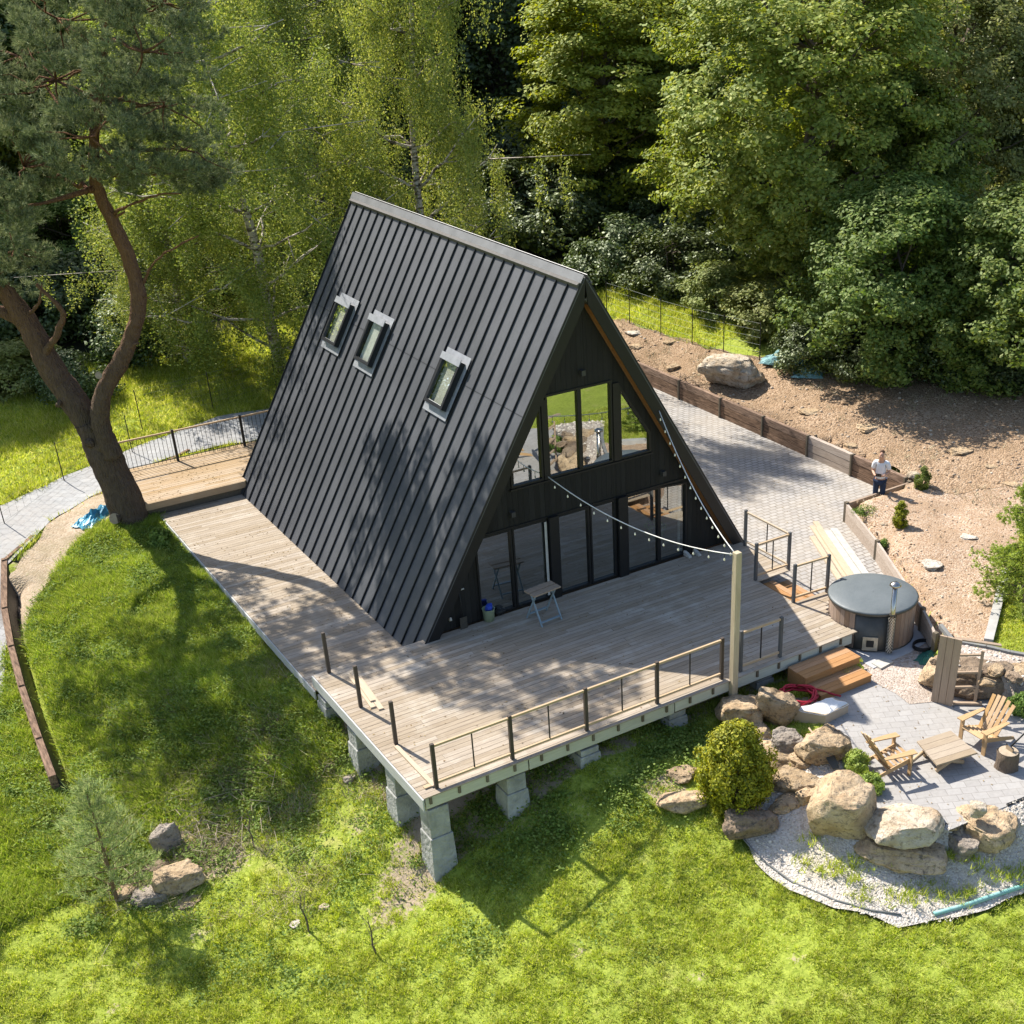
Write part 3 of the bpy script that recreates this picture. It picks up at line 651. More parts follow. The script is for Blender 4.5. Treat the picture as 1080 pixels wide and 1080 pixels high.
# tall post with festoon lights
MT_PINEPOST = wood('tall_post_timber', (.46, .37, .24), (.36, .28, .17), 'z', .75, .1, 2)
PT = Vector((.1, -5.23, 3.0))
tag(MB().box(.03, .17, -5.31, -5.17, -.75, 3.0).build('light_post', MT_PINEPOST, None, bevel=.006), 'tall square wooden post at the front deck edge carrying festoon lights', 'post')
MT_CABLE = plain('white_cable', (.75, .73, .68), rough=.5, bump=0)
t = NT('bulb_glass'); MT_BULB = t.pbr((.8, .75, .6), .15, 0, None, .8)
def festoon(label, A, B, sag, n):
    r_ = thing('string_lights', label, 'string lights', A, 'festoon lights on the tall post')
    pts = []
    for k in range(25):
        q = A.lerp(B, k/24); q.z -= sag*4*(k/24)*(1-k/24); pts.append(q)
    MB().tube(pts, .012, 5).build('cable', MT_CABLE, r_, True)
    for k in range(n):
        f = (k+.5)/n; q = A.lerp(B, f); q.z -= sag*4*f*(1-f)
        mb = MB(); mb.tube([q, q-Vector((0, 0, .1))], .008, 4); c = q-Vector((0, 0, .155))
        bs = mb.build('bulb', MT_IRON, r_); MB().lathe(c, [(0.004, -.015), (.015, -.01), (.021, .004), (.018, .02), (.011, .04), (.004, .056)], 8).build('bulb_globe', MT_BULB, bs, True)
festoon('string of bulbs drooping from the tall post across to the upper windows', PT+Vector((-.07, .05, -.05)), Vector((-1.05, .2, 3.1)), .35, 13)
festoon('string of bulbs running from the tall post up the right gable edge', PT+Vector((-.02, .07, -.02)), aty(694, 430, .1), .30, 14)
# loose boards on the deck
def plank(name, label, cat, quads, z, th, mt, group=None, gapz=.002):
    """quads: list of 4 pixel corners (flat boards lying at height z)"""
    r_ = None
    mbs = []
    for k, q in enumerate(quads):
        P = [at(u, v, z+th) for u, v in q]; b = [Vector((p.x, p.y, z+gapz)) for p in P]; mb = MB(); mb.hexa(b, P); mbs.append(mb)
    if len(mbs) == 1: return tag(mbs[0].build(name, mt, None), label, cat, group)
# ------------------------------------------------------------------ loose timber
def board(A, B, w, th, z, mt, name, label, group, roll=0.0):
    A = Vector((A[0], A[1], z+th/2)); B = Vector((B[0], B[1], z+th/2))
    d = (B-A).normalized(); o = MB().bar(A, B, w, th).build(name, mt, None); return tag(o, label, 'board', group)
a, b = at(376, 712, 0), at(399, 744, 0); dv = (b-a).normalized(); nv = Vector((-dv.y, dv.x, 0))
g = 'new boards lying on the left of the deck'
board(a-nv*.12, b-nv*.12+dv*.05, .11, .03, .002, MT_NEWY, 'loose_board', 'inner board of the small new stack by the rail posts', g)
board(a+nv*.0+dv*.1, b+dv*.2, .11, .03, .002, MT_NEWY, 'loose_board', 'longest board of the small new stack by the rail posts', g)
board(a-nv*.06-dv*.1, b-nv*.06-dv*.15, .11, .03, .034, MT_NEWY, 'loose_board', 'top board of the small new stack by the rail posts', g)
board(at(418, 788, 0), at(458, 830, 0), .09, .04, .002, MT_NEWY, 'loose_plank', 'single pale plank lying between two left rail posts on deck', None)
tag(MB().box(-7.0, -6.85, -4.97, -4.88, .003, .03).build('board_offcut', MT_NEW), 'small board offcut at the front left deck corner', 'offcut')
MT_WHITE = plain('white_board', (.50, .48, .43), rough=.6)
g = 'long boards stacked on the driveway'
zq = -.372
a, b = at(860, 551, zq), at(897, 607, zq); dv = (b-a).normalized(); nv = Vector((-dv.y, dv.x, 0))
for k, (o, s, e, z, lab) in enumerate(((.0, 0, .3, 0, 'leftmost tan board of the long stack on the driveway'), (-.16, .25, .1, 0, 'middle tan board of the long stack on the driveway'), (-.07, .5, .6, .045, 'tan board lying on top of the long driveway stack'), (-.34, .9, .7, 0, 'tan board beside the white boards on the driveway'))):
    board(a+nv*o+dv*s, b+nv*o+dv*e, .14, .04, zq+z, MT_NEWY, 'long_board', lab, g)
a, b = at(879, 559, zq), at(912, 606, zq); dv = (b-a).normalized(); nv = Vector((-dv.y, dv.x, 0))
for k, (o, s, e, z, lab) in enumerate(((0, 0, .3, 0, 'left white board of the pair on the driveway'), (-.2, .1, .25, 0, 'right white board of the pair on the driveway'))):
    board(a+nv*o+dv*s, b+nv*o+dv*e, .18, .06, zq+z, MT_WHITE, 'long_board', lab, g)
# ------------------------------------------------------------------ hot tub
MT_TUBW = wood('greyed_tub_staves', (.30, .21, .15), (.22, .155, .115), 'z', .8, .3, 2.5)
MT_LID = plain('grey_vinyl_lid', (.125, .14, .145), (.10, .115, .12), 2.5, .5, 0, .4, .25, bd=.03)
MT_DMET = plain('dark_stove_metal', (.11, .10, .085), (.075, .07, .06), 4, .45, .6, .5)
t = NT('steel_flue'); MT_STEEL = t.pbr(t.mix(t.noise(t.coord(scale=(6, 6, 1)), 5, 4), (.35, .30, .25), (.62, .58, .52)), .22, 1.0)
t = NT('perforated_guard'); v_ = t.coord(); ck = t.n('TexChecker'); ck.inputs['Scale'].default_value = 24; t.l(v_, ck.inputs[0])
MT_GUARD = t.pbr(t.mix(ck.outputs['Fac'], (.62, .58, .5), (.03, .028, .025)), .35, .6)
TX, TY = TUBC; zb, zt = -.55, .40
tub = thing('hot_tub', 'round timber hot tub with grey lid and steel stove flue', 'hot tub', (TX, TY, zb))
ac = math.atan2(CAM[1]-TY, CAM[0]-TX)       # bearing of the stove panel, towards the patio
a_s0, a_s1 = ac-.36, ac+.56
n = 46; w = MB()
for k in range(n):
    a0, a1 = 2*math.pi*k/n, 2*math.pi*(k+1)/n; am = (a0+a1)/2
    dlt = (am-a_s0) % (2*math.pi)
    if dlt < (a_s1-a_s0): continue
    g_ = .004
    P = []
    for r_, aa in ((TUBR, a0+g_), (TUBR, a1-g_), (TUBR-.05, a1-g_), (TUBR-.05, a0+g_)): P.append((TX+r_*math.cos(aa), TY+r_*math.sin(aa)))
    w.hexa([(*p, zb+.01) for p in P], [(*p, zt) for p in P])
w.build('staves', MT_TUBW, tub)
MB().lathe((TX, TY, zb), [(TUBR-.03, .0), (TUBR-.02, .93), (TUBR-.09, .93), (TUBR-.1, 0)], 20, a_s0, a_s1).build('stove_panel', MT_DMET, tub, True)
MB().lathe((TX, TY, zb), [(TUBR+.012, .001), (TUBR+.012, .055), (TUBR-.02, .055)], 48).build('base_ring', MT_DMET, tub, True)
ld = MB().lathe((TX, TY, zt), [(TUBR+.03, .003), (TUBR+.035, .06), (TUBR+.0, .085), (TUBR*.6, .11), (TUBR*.2, .118), (.01, .12)], 48); ld.build('lid', MT_LID, tub, True)
MB().lathe((TX, TY, zt), [(TUBR+.04, .012), (TUBR+.052, .035), (TUBR+.04, .058)], 48).build('lid_piping', MT_DMET, tub, True)
ad = ac+.03; er = Vector((math.cos(ad), math.sin(ad), 0)); et = Vector((-er.y, er.x, 0)); c = Vector((TX, TY, zb))+er*(TUBR+.0)
dr = MB(); dr.hexa([c-et*.17+Vector((0, 0, .08)), c+et*.17+Vector((0, 0, .08)), c+et*.17+er*.035+Vector((0, 0, .08)), c-et*.17+er*.035+Vector((0, 0, .08))],
               [c-et*.17+Vector((0, 0, .42)), c+et*.17+Vector((0, 0, .42)), c+et*.17+er*.035+Vector((0, 0, .42)), c-et*.17+er*.035+Vector((0, 0, .42))])
MT_DOOR = plain('stove_door_steel', (.50, .45, .36), rough=.4, metal=.5)
dro = dr.build('stove_door', MT_DOOR, tub)
c2 = c+er*.036
MB().hexa([c2-et*.085+Vector((0, 0, .17)), c2+et*.085+Vector((0, 0, .17)), c2+et*.085+er*.006+Vector((0, 0, .17)), c2-et*.085+er*.006+Vector((0, 0, .17))],
          [c2-et*.085+Vector((0, 0, .34)), c2+et*.085+Vector((0, 0, .34)), c2+et*.085+er*.006+Vector((0, 0, .34)), c2-et*.085+er*.006+Vector((0, 0, .34))]).build('door_glass', MT_IRON, dro)
af = ac+.44; fr = Vector((math.cos(af), math.sin(af), 0)); fc = Vector((TX, TY, zb))+fr*(TUBR+.10)
flue = MB().tube([fc+Vector((0, 0, .1)), fc+Vector((0, 0, 1.72))], .058, 16).build('flue', MT_STEEL, tub, True)
MB().lathe(fc, [(.062, 1.0), (.07, 1.01), (.07, 1.04), (.062, 1.05)], 16).build('flue_collar', MT_DMET, flue, True)
MB().lathe(fc, [(.10, 1.74), (.135, 1.76), (.12, 1.80), (.05, 1.84), (.005, 1.85)], 16).build('flue_cap', MT_STEEL, flue, True)
MB().lathe(fc, [(.085, .08), (.085, .98)], 16, af-1.75, af+1.75).build('heat_guard', MT_GUARD, flue, True)
MT_SLAB = plain('smooth_slab', (.42, .42, .42), (.36, .36, .37), 3, .85)
slabp = px([(868, 682), (905, 706), (935, 692), (975, 668), (940, 655)], -.5)
tag(MB().prism([(x, y, -.556) for x, y in px([(893, 688), (921, 705), (960, 688), (992, 668), (960, 655)], -.53)], (0, 0, .03)).build('slab', MT_SLAB), 'smooth grey concrete slab under the hot tub', None, None, 'structure')
tag(MB().prism([(x, y, -.551) for x, y in px([(919, 700), (929, 706), (942, 699), (932, 694)], -.53)], (0, 0, .05)).build('paving_tile', MT_WHITE), 'single white paving tile lying in front of the hot tub', 'tile')
# ------------------------------------------------------------------ retaining walls
MT_SLEEP = wood('old_sleepers', (.055, .032, .02), (.27, .17, .11), 'y', .9, .7, 3)
MT_SLEEPX = wood('old_sleepers_across', (.17, .11, .07), (.33, .24, .17), 'x', .9, .45, 3)
MT_WEATH = wood('weathered_greyboard', (.40, .33, .27), (.27, .21, .165), 'y', .9, .4, 3)
wl = thing('retaining_wall', 'long brown sleeper retaining wall between the driveway and the soil bank', 'retaining wall', (10.5, .1, -.38))
ys = [.12, 2.3, 4.25, 6.4, 8.6, 10.9, 13.6, 16.4, 19.2, 21.2]
for a, b in zip(ys[:-1], ys[1:]):
    mb = MB()
    for k in range(3):
        z0 = -.42+k*.235; j = rng.uniform(-.012, .012, 4); mb.hexa([(10.43+j[0], a+.03, z0), (10.56, a+.03, z0), (10.56, b-.03, z0), (10.43+j[1], b-.03, z0)], [(10.43+j[0], a+.03, z0+.22), (10.56, a+.03, z0+.22), (10.56, b-.03, z0+.22), (10.43+j[1], b-.03, z0+.22)])
    mb.build('sleeper_panel', MT_SLEEP if a > 4 or a < 2 else MT_WEATH, wl)
for y in ys: MB().box(10.37, 10.5, y-.028, y+.028, -.45, .3).build('post', MT_JOIST, wl)
wl2 = thing('retaining_wall', 'angled timber edging wall holding back the red gravel bed', 'retaining wall', (8.1, 0, -.4))
C2 = [(10.42, -.03), (8.08, -.03), (7.17, -2.18), (5.55, -5.38), (5.02, -6.3)]; TZ = [.2, .17, .1, .05, -.02]
for k in range(4):
    A = Vector((*C2[k], 0)); B = Vector((*C2[k+1], 0)); d = (B-A).normalized(); nrm = Vector((-d.y, d.x, 0)); mb = MB()
    for j in range(3):
        f0, f1 = j/3, (j+1)/3
        za, zb_ = -.6, -.6
        lo = lambda tz: -.5+(tz+.5)*f0+.004; hi = lambda tz: -.5+(tz+.5)*f1-.004
        P = A+d*.04; Q = B-d*.04; o1 = nrm*.03; o2 = -nrm*.03
        mb.hexa([(*(P+o1)[:2], lo(TZ[k])), (*(Q+o1)[:2], lo(TZ[k+1])), (*(Q+o2)[:2], lo(TZ[k+1])), (*(P+o2)[:2], lo(TZ[k]))], [(*(P+o1)[:2], hi(TZ[k])), (*(Q+o1)[:2], hi(TZ[k+1])), (*(Q+o2)[:2], hi(TZ[k+1])), (*(P+o2)[:2], hi(TZ[k]))])
    mb.build('board_panel', MT_SLEEPX if k == 0 else MT_WEATH, wl2)
for k, (x, y) in enumerate(C2): MB().box(x-.05, x+.05, y-.05, y+.05, -.6, TZ[k]+.04).build('post', MT_JOIST, wl2)
mm = (Vector((*C2[2], 0)))
# left edging wall
wl3 = thing('retaining_wall', 'curved brown timber edging wall between the path, left lawn and grassy mound', 'retaining wall', (-11.9, 8, -1))
W3 = [at(u, v, z) for u, v, z in WP]
W3.insert(0, Vector((-5.0, 16.05, -.22)))
for k in range(len(W3)-1):
    A, B = W3[k], W3[k+1]; d = Vector((B.x-A.x, B.y-A.y, 0)).normalized(); nr = Vector((-d.y, d.x, 0)); th = .05 if k < 4 else .075
    dz = .42 if k < 4 else .85; a2 = A+d*.005; b2 = B-d*.005; mb = MB(); ns = 2 if k < 4 else 4
    for j in range(ns):
        f0, f1 = j/ns, (j+1)/ns; P = [a2+nr*th, b2+nr*th, b2-nr*th, a2-nr*th]
        mb.hexa([p-Vector((0, 0, dz*f0+.006)) for p in P], [p-Vector((0, 0, dz*f1-.003)) for p in P])
    mb.build('board_panel', MT_SLEEP, wl3)
    if k >= 3: MB().box(A.x-.06, A.x+.06, A.y-.06, A.y+.06, A.z-.95, A.z+.02).build('post', MT_SLEEP, wl3)
MT_BSTRIP = plain('near_black_sheet', (.012, .012, .014), (.02, .02, .022), 5, .5, bump=.5)  # near-black strip sloping down from the inner face of the edging wall
mb = MB()
for k in range(4, len(W3)-1):
    A, B = W3[k], W3[k+1]; d = Vector((B.x-A.x, B.y-A.y, 0)).normalized(); nr = Vector((-d.y, d.x, 0))
    if nr.x < 0: nr = -nr
    o1, o2 = nr*.082, nr*.30
    mb.hexa([A+o1-Vector((0, 0, .9)), B+o1-Vector((0, 0, .9)), B+o2-Vector((0, 0, .75)), A+o2-Vector((0, 0, .75))], [A+o1-Vector((0, 0, .05)), B+o1-Vector((0, 0, .05)), B+o1*1.12-Vector((0, 0, .06)), A+o1*1.12-Vector((0, 0, .06))])
mb.build('black_strip', MT_BSTRIP, wl3)
# ------------------------------------------------------------------ wire fences
def wire_fence(label, pts, hgt, nw=6, mt=None, rad=.016):
    r_ = thing('wire_fence', label, 'fence', pts[0])
    for p in pts: MB().tube([p-Vector((0, 0, .3)), p+Vector((0, 0, hgt))], rad, 6).build('post', MT_IRON, r_)
    mb = MB()
    for a, b in zip(pts[:-1], pts[1:]):
        for k in range(nw):
            z = hgt*(.06+.9*k/(nw-1)); mb.tube([a+Vector((0, 0, z)), b+Vector((0, 0, z))], .0035, 3, False)
        n_ = int((b-a).length/.3)
        for k in range(1, n_): 
            q = a.lerp(b, k/n_); mb.tube([q+Vector((0, 0, hgt*.06)), q+Vector((0, 0, hgt*.96))], .003, 3, False)
    mb.build('wire_mesh', MT_WIRE, r_)
MT_WIRE = plain('green_wire', (.10, .13, .11), rough=.5, bump=0)
FB = [gp(u, v) for u, v in [(640, 334), (664, 342), (697, 354), (730, 364), (763, 372), (801, 381)]]
wire_fence('thin wire fence on black posts along the grass strip above the bank', FB, 1.35)
wire_fence('thin wire fence on black rods along the lawn left of the path', [gp(-60, 575), gp(5, 553), gp(68, 508), gp(140, 478)], 1.25, 5)
wire_fence('wire mesh fence on the shaded meadow behind the rear deck', [gp(150, 452), gp(225, 432), gp(292, 412), gp(340, 402)], 1.3, 8)
# ------------------------------------------------------------------ rocks
def rockmat(name, c1, c2, c3, dark=(.09, .075, .06)):
    t = NT(name); v = t.coord(); n1 = t.noise(v, 2.2, 8, .65, .3); n2 = t.noise(v, 9, 6, .7); n3 = t.noise(v, 28, 3)
    col = t.ramp(n1, [(.3, c3), (.48, c1), (.68, c2)]); col = t.mix(t.ramp(n2, [(.52, 0.0), (.66, .85)]), col, dark); n4 = t.noise(t.coord(scale=(1, 1, 3)), 5, 7, .75, .6); col = t.mix(t.ramp(n4, [(.3, .7), (.42, 0.0)]), col, (dark[0]*.8, dark[1]*.8, dark[2]*.7))
    col = t.mix(.35, col, t.mix(n3, (.15, .15, .15), (.85, .85, .85)), 'SOFT_LIGHT')
    col = t.hsv(col, v=t.math('ADD', t.math('MULTIPLY', t.orand(), .35), .85))
    hh = t.math('ADD', n2, t.math('MULTIPLY', n3, .35)); return t.pbr(col, .9, 0, t.bump(t.math('ADD', hh, n4), 1.0, .05), .15)
MR_TAN = rockmat('tan_sandstone', (.43, .315, .195), (.55, .425, .29), (.30, .20, .115))
MR_PALE = rockmat('pale_sandstone', (.46, .38, .28), (.58, .52, .44), (.34, .24, .15), (.16, .12, .08))
MR_GREY = rockmat('grey_stone', (.30, .255, .21), (.39, .34, .28), (.21, .17, .135))
MR_BROWN = rockmat('brown_stone', (.27, .20, .14), (.36, .28, .2), (.18, .13, .09))
MR_WHITE = rockmat('white_stone', (.52, .46, .39), (.60, .56, .5), (.4, .33, .25), (.3, .24, .17))
def rock(name, label, cat, c, size, mt, seed, rz=0.0, tilt=(0, 0), ang=8, rough=.07, group=None, rnd=.12):
    """c is the middle of the underside"""
    r_ = random.Random(seed); bm = bmesh.new(); bmesh.ops.create_icosphere(bm, subdivisions=5 if size[0] > .45 else 4, radius=1)
    sd = Vector((seed*3.7, seed*1.3, seed*.7)); pls = []
    for k in range(ang):
        n = Vector((r_.gauss(0, 1), r_.gauss(0, 1), r_.gauss(0, .8))).normalized(); pls.append((n, r_.uniform(.58, .9)))
    pls.append((Vector((r_.uniform(-.2, .2), r_.uniform(-.2, .2), 1)).normalized(), .6)); pls.append((Vector((0, 0, -1)), .62))
    e = .8; soft = min(.9, .97-rnd*.9)
    for v in bm.verts:
        q = Vector([math.copysign(abs(c_)**e, c_) for c_ in v.co]); q *= 1+.22*noise.noise(q*1.1+sd)
        for n, d in pls:
            s_ = q.dot(n)-d
            if s_ > 0: q -= n*s_*soft
        v.co = q
    bm.normal_update(); nn = [v.normal.copy() for v in bm.verts]
    for v, n in zip(bm.verts, nn):
        q = v.co; d = noise.fractal(q*2.2+sd, .9, 2.1, 5)*rough*1.3
        lay = noise.noise(Vector((q.x*.8, q.y*.8, q.z*5.5))+sd); d -= max(0, abs(lay) < .09)*rough*.55
        c_ = noise.noise(q*1.6+sd*2); d -= max(0, .07-abs(c_))*rough*9*.9
        v.co += n*d
    xs = [v.co for v in bm.verts]; mn = Vector([min(q[i] for q in xs) for i in range(3)]); mx = Vector([max(q[i] for q in xs) for i in range(3)])
    from mathutils import Euler
    M_ = Euler((tilt[0], tilt[1], 0)).to_matrix()
    for v in bm.verts:
        q = Vector([(v.co[i]-(mn[i]+mx[i])/2)/(mx[i]-mn[i])*size[i] for i in range(3)]); v.co = M_ @ q
    zb = min(v.co.z for v in bm.verts)
    for v in bm.verts: v.co.z -= zb
    me = bpy.data.meshes.new(name); bm.to_mesh(me); bm.free()
    for p in me.polygons: p.use_smooth = True
    try: me.set_sharp_from_angle(angle=R(60))
    except Exception: pass
    o = link_mesh(name, me, mt); o.location = c; o.rotation_euler = (0, 0, rz); return tag(o, label, cat, group)
def rpx(name, label, u, v, w, h, mt, seed, asp=.85, rz=0.0, zoff=None, z=None, tilt=(0, 0), ang=8, sink=.08, cat='boulder', group=None, rough=.07, hs=1.0, rnd=.14):
    """u, v = pixel centre, w, h = pixel size of the stone as it is seen"""
    g_ = gp(u, v+.28*h) if z is None else at(u, v+.28*h, z); s = FOC/depth_of(g_); w *= 1.2; h *= 1.15; sx = w/s; sy = sx*asp
    sz = max(.12*sx, (h/s-sy*.52)/.80)*hs; sz = min(sz, sx*1.15)
    ca = math.atan2(g_.y-CAM[1], g_.x-CAM[0])-math.pi/2
    return rock(name, label, cat, g_-Vector((0, 0, sink*sz+.02)), (sx, sy, sz), mt, seed, ca+rz, tilt, ang, rough, group, rnd)
G = 'boulders round the patio'
rpx('boulder', 'rounded brown boulder with mossy patches below the deck edge', 779, 748, 43, 40, MR_TAN, 3, group=G, z=-.75)
rpx('boulder', 'upright angular pale boulder in front of the red hose', 819, 749, 40, 46, MR_TAN, 8, .7, group=G, z=-.72, ang=8, rnd=.07)
rpx('boulder', 'flat mossy grey boulder tucked behind the angular one', 806, 779, 36, 26, MR_GREY, 4, group=G, z=-.9)
rpx('boulder', 'small tan boulder touching the yellow-green bush', 812, 794, 26, 30, MR_TAN, 5, group=G, z=-1.0)
rpx('boulder', 'dark grey pointed boulder beside the shovel', 835, 785, 38, 36, MR_GREY, 12, .7, group=G, z=-.85, ang=7, rnd=.05)
rpx('boulder', 'large boulder with a white patch under the shovel', 869, 787, 54, 56, MR_TAN, 6, group=G, z=-.8)
rpx('boulder', 'smooth oval tan boulder above the dark low rock', 838, 818, 48, 36, MR_TAN, 17, group=G, z=-1.0, ang=12, rnd=.25)
rpx('boulder', 'low buried boulder under the smooth oval one', 829, 843, 32, 22, MR_TAN, 9, group=G)
rpx('boulder', 'largest brown boulder with little stones lying on top', 886, 853, 60, 80, MR_TAN, 21, .95, group=G, z=-1.05, ang=10, rough=.035, rnd=.1)
b1 = rpx('boulder', 'wide brown base boulder under the white-topped slab', 948, 889, 84, 44, MR_TAN, 14, .62, group=G, z=-1.1)
rpx('boulder', 'white-topped flat slab boulder resting on a brown one', 950, 862, 74, 54, MR_PALE, 25, .8, group=G, z=-.72, ang=9, rough=.03, rnd=.06, hs=.85)
rpx('boulder', 'dark grey wedge boulder between the slab and round ones', 1009, 889, 38, 38, MR_GREY, 11, group=G, z=-1.15, ang=7, rnd=.06)
rpx('boulder', 'big round tan boulder at the right end of the ring', 1034, 873, 58, 54, MR_TAN, 16, group=G, z=-1.1, ang=12, rnd=.2)
rpx('boulder', 'dark brown elongated boulder at the lawn edge under the bush', 791, 866, 52, 38, MR_BROWN, 31, .6, group=G, rz=.3, ang=12, rnd=.2)
rpx('boulder', 'pale flat rock in the grass left of the bush', 720, 843, 48, 26, MR_TAN, 23, .55, rz=.35)
rpx('boulder', 'small half-buried rock in the grass below the deck', 719, 813, 28, 18, MR_TAN, 27)
rpx('boulder', 'small reddish boulder wedged behind the bush', 783, 776, 22, 18, MR_TAN, 28, group=G, z=-.95)
def top_stone(name, label, u, v, z, s, seed, mt, tilt=(0, 0)):
    p = at(u, v, z); rock(name, label, 'stone', p, s, mt, seed, rz=seed, ang=11, tilt=tilt)
top_stone('stone', 'small upper stone lying on the largest boulder', 895, 841, -.33, (.26, .2, .13), 41, MR_PALE)
top_stone('stone', 'small lower stone lying on the largest boulder', 895, 850, -.36, (.32, .18, .14), 42, MR_TAN)
top_stone('stone', 'knobbly stone perched on the round right-hand boulder', 1031, 860, -.40, (.34, .28, .26), 43, MR_PALE)
rpx('boulder', 'small wedged stone between the white-topped slab and the patio rim', 1000, 868, 26, 24, MR_TAN, 37, group=G, z=-.8)
rpx('boulder', 'small brown stone at the patio rim left of the round boulder', 1006, 874, 22, 22, MR_GREY, 38, group=G, z=-.85)
rpx('boulder', 'plump tan boulder between the dark pointed one and the bush', 822, 800, 34, 30, MR_TAN, 44, group=G, z=-.95)
rpx('boulder', 'mossy low boulder under the white carton', 852, 768, 40, 24, MR_GREY, 45, group=G, z=-.8)
rpx('boulder', 'tan boulder wedged between the upright one and the mossy grey one', 797, 768, 34, 28, MR_TAN, 46, group=G, z=-.85)
rpx('boulder', 'tan boulder filling the gap left of the patched large one', 849, 803, 30, 28, MR_TAN, 47, group=G, z=-.9)
rpx('boulder', 'low tan boulder beside the largest one at the pebbles', 856, 838, 30, 28, MR_TAN, 48, group=G, z=-1.0)
# terrace stones on the right
g = 'stone blocks of the right terrace'
rock('stone_block', 'tan rounded stone block left of the leaning bench', 'stone block', at(986, 724, -.55)+Vector((.1, .1, -.03)), (.85, .7, .62), MR_TAN, 51, rz=.4, group=g)
rock('stone_block', 'long dark stone block behind the leaning bench', 'stone block', at(1028, 739, -.55)+Vector((.42, .32, -.04)), (2.1, 1.1, .66), MR_BROWN, 52, rz=-.55, ang=12, group=g, rnd=.06)
rock('stone_block', 'square tan stone block at the right edge of the terrace', 'stone block', at(1078, 744, -.55)+Vector((.45, .3, -.04)), (1.3, 1.0, .68), MR_TAN, 53, rz=-.6, ang=12, group=g, rnd=.06)
for k, (u, v, s, lab) in enumerate(((1025, 713, .5, 'broken brown slate piece behind the upright bench frame'), (1050, 711, .55, 'flaky reddish rubble stone topmost on the dark block'), (1068, 717, .5, 'flaky rubble stone above the square tan block'), (1040, 724, .4, 'small brown rubble chip on the front of the dark block'), (990, 700, .4, 'small tan stone at the top of the left terrace end'))):
    p = at(u, v, -.02); rock('rubble_stone', lab, 'stone', p, (s, s*.6, .16), (MR_BROWN, MR_TAN)[k % 2], 60+k, rz=k*.8-.4, ang=7, rnd=.04, group='rubble stones on the terrace', tilt=(.15, .1))
# stones on the bank and gravel bed
for k, (u, v, w_, h_, mt, lab) in enumerate([
 (773, 391, 60, 42, MR_PALE, 'big flat tan boulder on the soil bank above the driveway'),
 (782, 379, 18, 10, MR_PALE, 'pale lump of stone just behind the big bank boulder'),
 (669, 349, 18, 9, MR_WHITE, 'white block stone at the far left of the bank'),
 (672, 364, 13, 8, MR_TAN, 'small tan stone below the white block on the bank'),
 (708, 359, 15, 6, MR_TAN, 'flat tan stone half buried near the fence posts'),
 (710, 387, 13, 10, MR_TAN, 'squat stone close behind the wall top'),
 (897, 469, 14, 9, MR_TAN, 'small stone behind the wall left of the person'),
 (917, 448, 22, 12, MR_TAN, 'stone in the shade high on the bank'),
 (1012, 473, 24, 14, MR_TAN, 'flat pale rock on the shaded upper slope'),
 (964, 500, 14, 10, MR_PALE, 'pale stone at the corner where both walls meet'),
 (1047, 490, 16, 8, MR_TAN, 'low stone far right on the shaded slope'),
 (1066, 509, 16, 9, MR_TAN, 'stone behind the conifer on the shaded slope'),
 (983, 595, 20, 13, MR_WHITE, 'white angular stone in the middle of the red gravel'),
 (1021, 564, 18, 10, MR_WHITE, 'white-and-tan stone towards the conifer on red gravel'),
 (937, 533, 9, 5, MR_PALE, 'tiny pale stone near the wall on the gravel bed'),
 (934, 551, 10, 5, MR_PALE, 'tiny flat stone left of the round yellow shrub'),
 (855, 432, 22, 9, MR_TAN, 'low stone under the edge of the big trees'),
 (1072, 622, 14, 14, MR_GREY, 'grey stone under the bright green conifer'),
 (176, 884, 28, 30, MR_GREY, 'tall split grey rock in the lawn right of the young pine'),
 (190, 921, 46, 34, MR_TAN, 'broad flat brown rock in the lawn heap'),
 (160, 940, 34, 22, MR_GREY, 'blue-grey slab rock nearest the young pine'),
 (164, 912, 24, 16, MR_BROWN, 'dark wedge rock between the lawn rocks'),
 (134, 938, 22, 14, MR_TAN, 'low brown rock at the foot of the young pine'),
 (198, 948, 24, 12, MR_TAN, 'flat rock at the front of the lawn heap'),
 (331, 758, 14, 8, MR_GREY, 'small grey rock at the foot of the rearmost pillar'),
 (369, 820, 12, 9, MR_GREY, 'small grey rock by the left deck pillars'),
 (342, 955, 10, 7, MR_PALE, 'pale stone lying in the weeds on the lower lawn'),
 (312, 973, 11, 7, MR_WHITE, 'white stone lying near the dead sapling')]):
    rpx('stone' if w_ < 30 else 'boulder', lab, u, v, w_, h_, mt, 70+k, .8, rz=(k*.7) % 1-.4, cat='stone' if w_ < 30 else 'boulder', ang=9, rnd=.08, hs=1.5 if k == 0 else 1.15)
